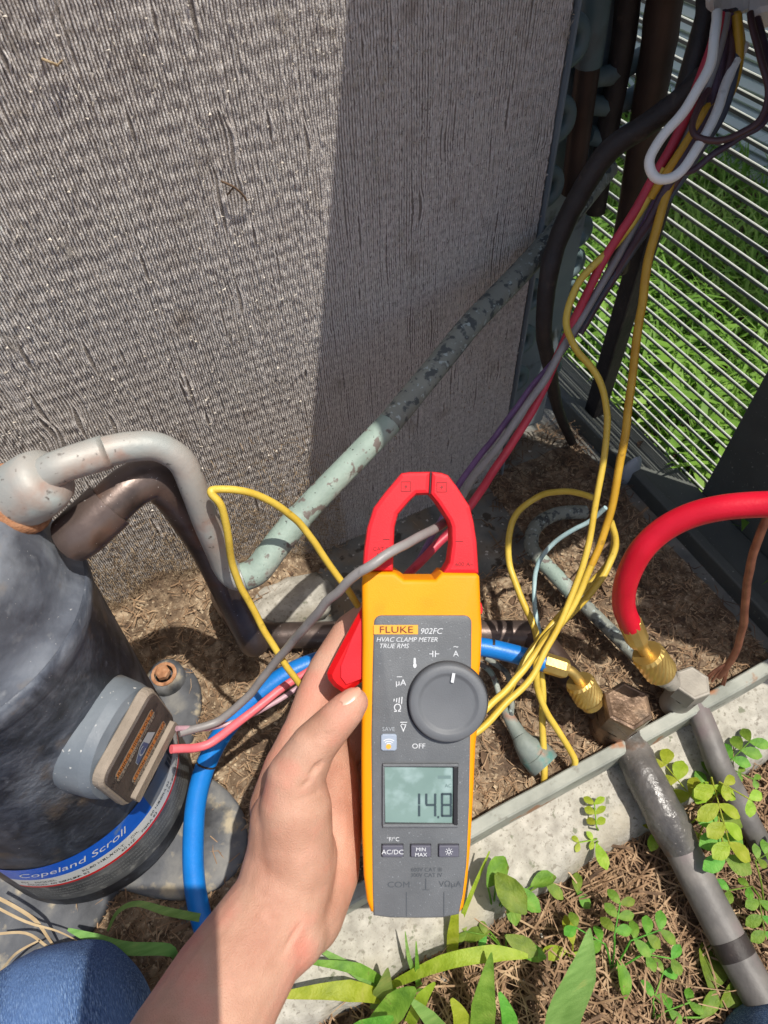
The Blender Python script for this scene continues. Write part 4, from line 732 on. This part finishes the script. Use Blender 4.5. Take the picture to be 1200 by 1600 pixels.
for _ in range(260):
    x = .53+abs(rnd.gauss(0, .13)); y = rnd.uniform(.2, .75); a = rnd.uniform(0, 6.28)
    blade(mb, (x, y, -.02+rnd.uniform(-.03, .03)), (math.cos(a), math.sin(a)), rnd.uniform(.04, .10), rnd.uniform(.003, .0075), rnd.uniform(.3, 1.2), 3, .2, rnd.uniform(.1, .7))
obj('lawn_grass', mb, 'lawn', kind='stuff')

# ================================================================== LITTER, STRAW AND WEEDS
def leaf(b, p, d, n, L, w, fold=.18, seg_=5):
    p, d, n = Vector(p), Vector(d).normalized(), Vector(n).normalized(); sd = d.cross(n).normalized(); n = sd.cross(d); vs = []; crl = rnd.uniform(.02, .38); fold = fold*rnd.uniform(.2, 2.2)
    for i in range(seg_+1):
        t = i/seg_; ww = w*(math.sin(math.pi*(t*.9+.05)**1.25)**.7) if i < seg_ else w*.12; droop = -n*(crl*L*t*t)
        q = p+d*(L*t)+droop; vs += [q-sd*ww+n*ww*fold*2, q, q+sd*ww+n*ww*fold*2]
    b.add(vs, [(3*i+k, 3*i+k+1, 3*i+k+4, 3*i+k+3) for i in range(seg_) for k in (0, 1)], True)
def straws(n, X, Y, Z, l, w, seed, keep=None):
    r = random.Random(seed); b = MB()
    for _ in range(n):
        x, y = r.uniform(*X), r.uniform(*Y)
        if keep and not keep(x, y, r): continue
        a = r.uniform(0, 6.28); L = r.uniform(*l); ww = r.uniform(*w); z = Z(x, y)+r.uniform(0, .006); t = Vector((math.cos(a), math.sin(a), r.gauss(0, .22)))*L/2; sd = Vector((-math.sin(a), math.cos(a), r.uniform(-.6, .6)))*ww; bow = Vector((r.gauss(0, .12)*L, r.gauss(0, .12)*L, r.uniform(0, .18)*L))
        p = Vector((x, y, z+abs(t.z))); b.add([p-t-sd, p-t+sd, p+bow+sd*1.2, p+bow-sd*1.2, p+t], [(0, 1, 2, 3), (3, 2, 4)])
    return b
obj('straw_litter', straws(9000, (-.15, .5), (-.30, .034), lambda x, y: -.045, (.012, .060), (.0003, .0007), 1), 'straw', kind='stuff')
obj('decayed_litter', straws(6000, (-.3, .5), (-.30, .036), lambda x, y: -.047, (.008, .04), (.0004, .0011), 2), 'straw_dark', kind='stuff')
obj('soil_litter', straws(9000, (-.33, .42), (.1, .395), lambda x, y: soil_h(x, y)-.001, (.003, .018), (.00016, .00045), 3, lambda x, y, r: not (.04 < x < .3 and y > .30) or r.random() < .25), 'straw', kind='stuff')
obj('soil_crumbs', straws(2600, (-.33, .42), (.1, .395), lambda x, y: soil_h(x, y)-.001, (.001, .004), (.0004, .0012), 4), 'brown_lint', kind='stuff')
obj('dark_roots', straws(1500, (.26, .43), (.1, .44), lambda x, y: soil_h(x, y) if y < .4 else .004, (.006, .03), (.0002, .0007), 5, lambda x, y, r: r.random() < .3+.7*(y > .3)), 'straw_dark', kind='stuff')
def lumps(n, X, Y, Z, r0, r1, seed):
    r = random.Random(seed); b = MB(); q = bmesh.new(); bmesh.ops.create_icosphere(q, subdivisions=1, radius=1); vv = [Vector(v.co) for v in q.verts]; ff = [tuple(v.index for v in f.verts) for f in q.faces]; q.free()
    for _ in range(n):
        x, y = r.uniform(*X), r.uniform(*Y); k = r0+(r1-r0)*r.random()**3; o = Vector((r.random()*50, r.random()*50, 0)); sc = Vector((r.uniform(.7, 1.5), r.uniform(.7, 1.3), r.uniform(.4, .9)))*k
        b.add([(x+v.x*sc.x*(1+.4*noise.noise(v*1.7+o)), y+v.y*sc.y*(1+.4*noise.noise(v*1.7+o)), Z(x, y)+v.z*sc.z) for v in vv], ff)
    return b
obj('clods', lumps(900, (-.33, .42), (.1, .39), soil_h, .0008, .0055, 21), 'soil', kind='stuff')
obj('dark_clods', lumps(420, (.02, .42), (.1, .39), soil_h, .0008, .0048, 22), 'mulch', kind='stuff')
obj('pebbles', lumps(420, (-.2, .5), (-.28, .034), lambda x, y: -.044, .0008, .0050, 23), 'concrete', kind='stuff')
r_l = random.Random(31); mb = MB()
for _ in range(130):
    x, y = r_l.uniform(-.2, .5), r_l.choice((r_l.uniform(-.28, .03), r_l.uniform(.1, .38))); z = soil_h(x, y)+.003 if y > .09 else -.040; a = r_l.uniform(0, 6.28)
    leaf(mb, (x, y, z), (math.cos(a), math.sin(a), r_l.uniform(-.2, .3)), (r_l.gauss(0, .5), r_l.gauss(0, .5), 1), r_l.uniform(.006, .02), r_l.uniform(.002, .005))
obj('dead_leaf_bits', mb, 'straw_dark', kind='stuff')
mb = MB(); mb.tube([G(1012, 793, .03), G(975, 825, .022), G(930, 868, .02), G(884, 916, .02)], .0016, 6, 3); obj('twig', mb, 'straw_dark', label='thin brown twig lying across the soil behind the yellow wires', cat='twig')
rk = MB(); bmq = bmesh.new(); bmesh.ops.create_icosphere(bmq, subdivisions=3, radius=1); pc = G(452, 945, .008)
for v in bmq.verts:
    q = Vector(v.co); d_ = 1+.22*noise.fractal(q*1.6, .8, 2, 4)+.10*noise.noise(q*6); rk.v.append(tuple(pc+Vector((q.x*.052*d_, q.y*.026*d_, q.z*.020*d_))))
rk.f = [tuple(v.index for v in f.verts) for f in bmq.faces]; rk.sm = [True]*len(rk.f); bmq.free(); obj('mortar_lump', rk, 'concrete', label='pale crumbly lump of mortar at the foot of the coil behind the brown pipe', cat='rubble')
rk = MB(); mb = MB(); pc = G(985, 735, .015); bmq = bmesh.new(); bmesh.ops.create_icosphere(bmq, subdivisions=2, radius=1)
for v in bmq.verts: q = Vector(v.co); rk.v.append(tuple(pc+Vector((q.x*.014, q.y*.006, q.z*.022))*(1+.2*noise.noise(q*2))))
rk.f = [tuple(v.index for v in f.verts) for f in bmq.faces]; rk.sm = [True]*len(rk.f); bmq.free(); obj('plastic_clip', rk, 'pale', label='small pale clip on the base rail below the louvers', cat='clip')

def gdir(x, y, ang, z): return (G(x+20*math.cos(ang), y+20*math.sin(ang), z)-G(x, y, z)).normalized()
def weed(label, root, z0, items, m, cat='weed', group=None):
    """items: ('c', x, y, z, angle, length px, pairs) compound frond | ('l', x, y, z, angle, length px, width px) leaf"""
    t = empty('weed', G(*root, z0), label, cat, group); rp = G(*root, z0); st = MB()
    for it in items:
        x, y, z, ang = it[1], it[2], it[3], rad(it[4]); p = G(x, y, z); s = (p-CAM).length/FPX; d = gdir(x, y, ang, z); b = MB()
        n = (Vector((0, 0, 1))*.8+(CAM-p).normalized()*.5+Vector((rnd.gauss(0, .25), rnd.gauss(0, .25), 0))).normalized()
        st.tube([rp, rp.lerp(p, .55)+Vector((0, 0, .004)), p], .0008, 5, 4)
        if it[0] == 'l': leaf(b, p, d+Vector((0, 0, rnd.uniform(-.1, .25))), n, it[5]*s, it[6]*s/2); obj('leaf', b, it[7] if len(it) > 7 else m, t)
        else:
            L = it[5]*s; np_ = it[6]; ll = L*.50 if np_ < 4 else L*.36; sd = d.cross(n).normalized()
            st.tube([p, p+d*L*.9], .0006, 5, 2)
            for k in range(np_):
                q = p+d*(L*(.12+.75*k/max(1, np_-1)))
                for sg in (-1, 1):
                    b = MB(); dd = (d*(.45+.25*k/np_)+sd*sg*.9+n*rnd.uniform(-.15, .2)).normalized(); leaf(b, q, dd, n, ll*rnd.uniform(.85, 1.05), ll*rnd.uniform(.27, .34), .08); obj('leaflet', b, it[7] if len(it) > 7 else m, t)
    obj('stem', st, m, t); return t
LI, GR, PA = 'leaf_lime', 'leaf_green', 'leaf_pale'
weed('bright green weed with rounded leaflets right of the thin grey pipe', (1140,1215), -.045, [('c',1140,1190,.0,-45,50,3), ('c',1150,1205,-.005,25,26,2)], GR)
weed('lime weed with paired leaflets between the two outgoing pipes', (1100,1270), -.045, [('c',1085,1250,.0,-130,62,3), ('c',1100,1235,-.01,-60,50,3,GR), ('c',1075,1290,-.02,170,50,3), ('c',1095,1300,-.02,110,34,2)], LI)
weed('large lime frond hanging over the thin grey pipe', (1105,1265), -.045, [('c',1112,1215,.03,75,92,4), ('c',1125,1222,.035,30,44,2,LI), ('c',1120,1262,.02,80,66,3,GR), ('l',1105,1222,.02,120,38,22)], LI)
weed('small lime seedling at the pad edge left of the greasy pipe', (935,1310), -.045, [('c',932,1292,.0,-95,34,3), ('c',930,1312,-.01,170,26,2), ('l',932,1318,-.01,70,34,16)], LI)
weed('dark leaved weed on the pad edge right of the meter foot', (770,1430), -.045, [('l',762,1385,.02,-60,46,28), ('l',775,1365,.03,55,58,36), ('l',800,1385,.02,40,46,24), ('l',800,1400,-.0,85,34,20), ('l',830,1385,-.01,-20,36,22), ('l',852,1378,-.01,40,30,16)], GR)
weed('tiny leafed seedling right of the dark leaved weed', (902,1410), -.045, [('l',902,1395,-.03,-90,26,14), ('l',905,1392,-.03,60,24,14)], GR)
weed('broad leaved clump over the straw below the meter foot', (790,1490), -.045, [('c',765,1462,-.02,-170,36,2), ('l',790,1462,-.01,30,46,24), ('l',805,1480,-.02,20,40,20), ('l',765,1455,-.02,170,36,18)], GR)
weed('leafy weed in the straw right of the long pale blade', (955,1520), -.045, [('c',960,1462,.0,-80,44,3), ('c',985,1470,-.01,-20,48,3), ('c',945,1475,-.01,-150,44,2), ('c',1005,1490,-.02,10,40,2), ('l',965,1500,-.02,70,40,20)], GR)
weed('small twin leaved seedling left of the long pale blade', (890,1500), -.045, [('l',895,1475,-.02,-100,34,18), ('l',885,1485,-.03,170,32,18), ('l',893,1490,-.03,20,28,14)], LI)
weed('leafy weed at the right edge beside the thick pipe', (1195,1430), -.045, [('c',1180,1345,-.01,-30,34,3), ('c',1175,1385,-.01,170,34,2), ('c',1185,1400,-.02,80,44,3)], GR)
weed('low weed in the shade under the thick pipe', (1120,1580), -.045, [('l',1110,1545,-.03,-80,56,40), ('l',1125,1570,-.03,-40,50,30)], GR)
weed('small weed at the bottom edge left of the thick pipe', (1020,1590), -.045, [('c',1020,1565,-.03,-70,40,2), ('c',1040,1580,-.03,-20,36,2), ('l',1095,1590,-.03,-60,36,18)], GR)
def gblade(b, pts, wpx, fold=.25):
    P_, W_ = spline([G(*p) for p in pts], [w_ for w_ in wpx], 5); vs = []
    for i, q in enumerate(P_):
        t = (P_[min(i+1, len(P_)-1)]-P_[max(i-1, 0)]).normalized(); v = (CAM-q).normalized(); sd = t.cross((v*.6+Vector((0, 0, .6))).normalized()).normalized(); ww = W_[i]*(q-CAM).length/FPX/2; nn = sd.cross(t)
        vs += [q-sd*ww+nn*ww*fold, q, q+sd*ww+nn*ww*fold]
    b.add(vs, [(3*i+k, 3*i+k+1, 3*i+k+4, 3*i+k+3) for i in range(len(P_)-1) for k in (0, 1)], True)
def clump(label, root, blades, m, name='grass_clump'):
    t = empty(name, G(*root, -.045), label, 'grass')
    for i, (pts, w_) in enumerate(blades): b = MB(); gblade(b, pts, w_); obj('blade', b, m if isinstance(m, str) else m[i % len(m)], t)
clump('wide bladed grass clump on the pad at the bottom of the frame', (600,1560), [
    ([(610,1560,-.03),(560,1520,.0),(490,1478,.01)], [10,14,3]), ([(620,1550,-.03),(560,1515,.01),(475,1502,.015)], [6,15,3]), ([(620,1565,-.03),(545,1548,.01),(440,1555,.01)], [8,24,7]),
    ([(590,1580,-.03),(600,1550,.0),(606,1512,.02)], [20,27,2]), ([(560,1640,-.02),(620,1570,.01),(650,1545,.02)], [24,32,6]), ([(600,1545,-.03),(690,1505,.01),(770,1490,.015),(825,1494,.01)], [6,18,20,5]),
    ([(660,1550,-.04),(640,1500,.0),(633,1455,.015)], [8,6,1]), ([(655,1560,-.04),(652,1510,.0),(650,1470,.012)], [8,6,1]), ([(640,1600,-.03),(660,1560,.0),(680,1535,.01)], [14,16,3]), ([(700,1620,-.03),(670,1590,.0),(640,1560,.015)], [16,18,4]), ([(520,1640,-.01),(570,1610,.01),(615,1590,.02)], [22,24,5])], ['leaf_pale', 'leaf_green', 'leaf_lime'])
clump('single upright blades at the bottom right of the clump', (755,1640), [([(750,1660,-.03),(756,1570,.01),(768,1488,.03)], [26,31,2]), ([(730,1640,-.03),(720,1590,.0),(705,1560,.01)], [22,22,4]), ([(800,1640,-.03),(795,1590,.0),(780,1550,.01)], [18,20,4])], ['leaf_green', 'leaf_lime', 'leaf_green'])
clump('long pale green blade standing up from the bottom edge', (880,1640), [([(860,1680,-.02),(880,1590,.02),(910,1520,.04),(922,1450,.05)], [26,40,34,2])], 'leaf_pale')
clump('short grass tuft at the pad edge under the meter', (705,1480), [([(706,1500,-.045),(708,1460,-.01),(712,1420,.01)], [14,16,8]), ([(700,1490,-.045),(735,1400,.0),(765,1330,.02)], [6,6,2])], 'leaf_lime')
clump('green blade lying across the compressor foot above the knee', (270,1490), [([(275,1500,.0),(262,1484,.03),(200,1482,.045),(150,1468,.055),(106,1452,.06)], [6,14,15,13,3])], 'leaf_pale')
clump('yellowing blade arched from the blue hose over the compressor foot', (310,1430), [([(312,1434,.04),(260,1424,.055),(215,1412,.06),(185,1424,.05),(168,1455,.03)], [10,10,7,5,3])], ['leaf_pale'])
clump('dry tan grass stems by the compressor at the left edge', (40,1470), [([(-20,1395,.07),(20,1415,.06),(55,1438,.05),(75,1465,.04),(95,1495,.03)], [4,4,4,3,2]), ([(-10,1460,.05),(40,1458,.05),(75,1480,.04),(105,1500,.03)], [3,3,3,1]), ([(-20,1410,.07),(40,1440,.055),(90,1455,.05),(130,1475,.05)], [3,3,2,1]), ([(0,1520,.03),(25,1490,.05),(60,1470,.05)], [3,3,2])], 'drygrass', 'dry_grass')
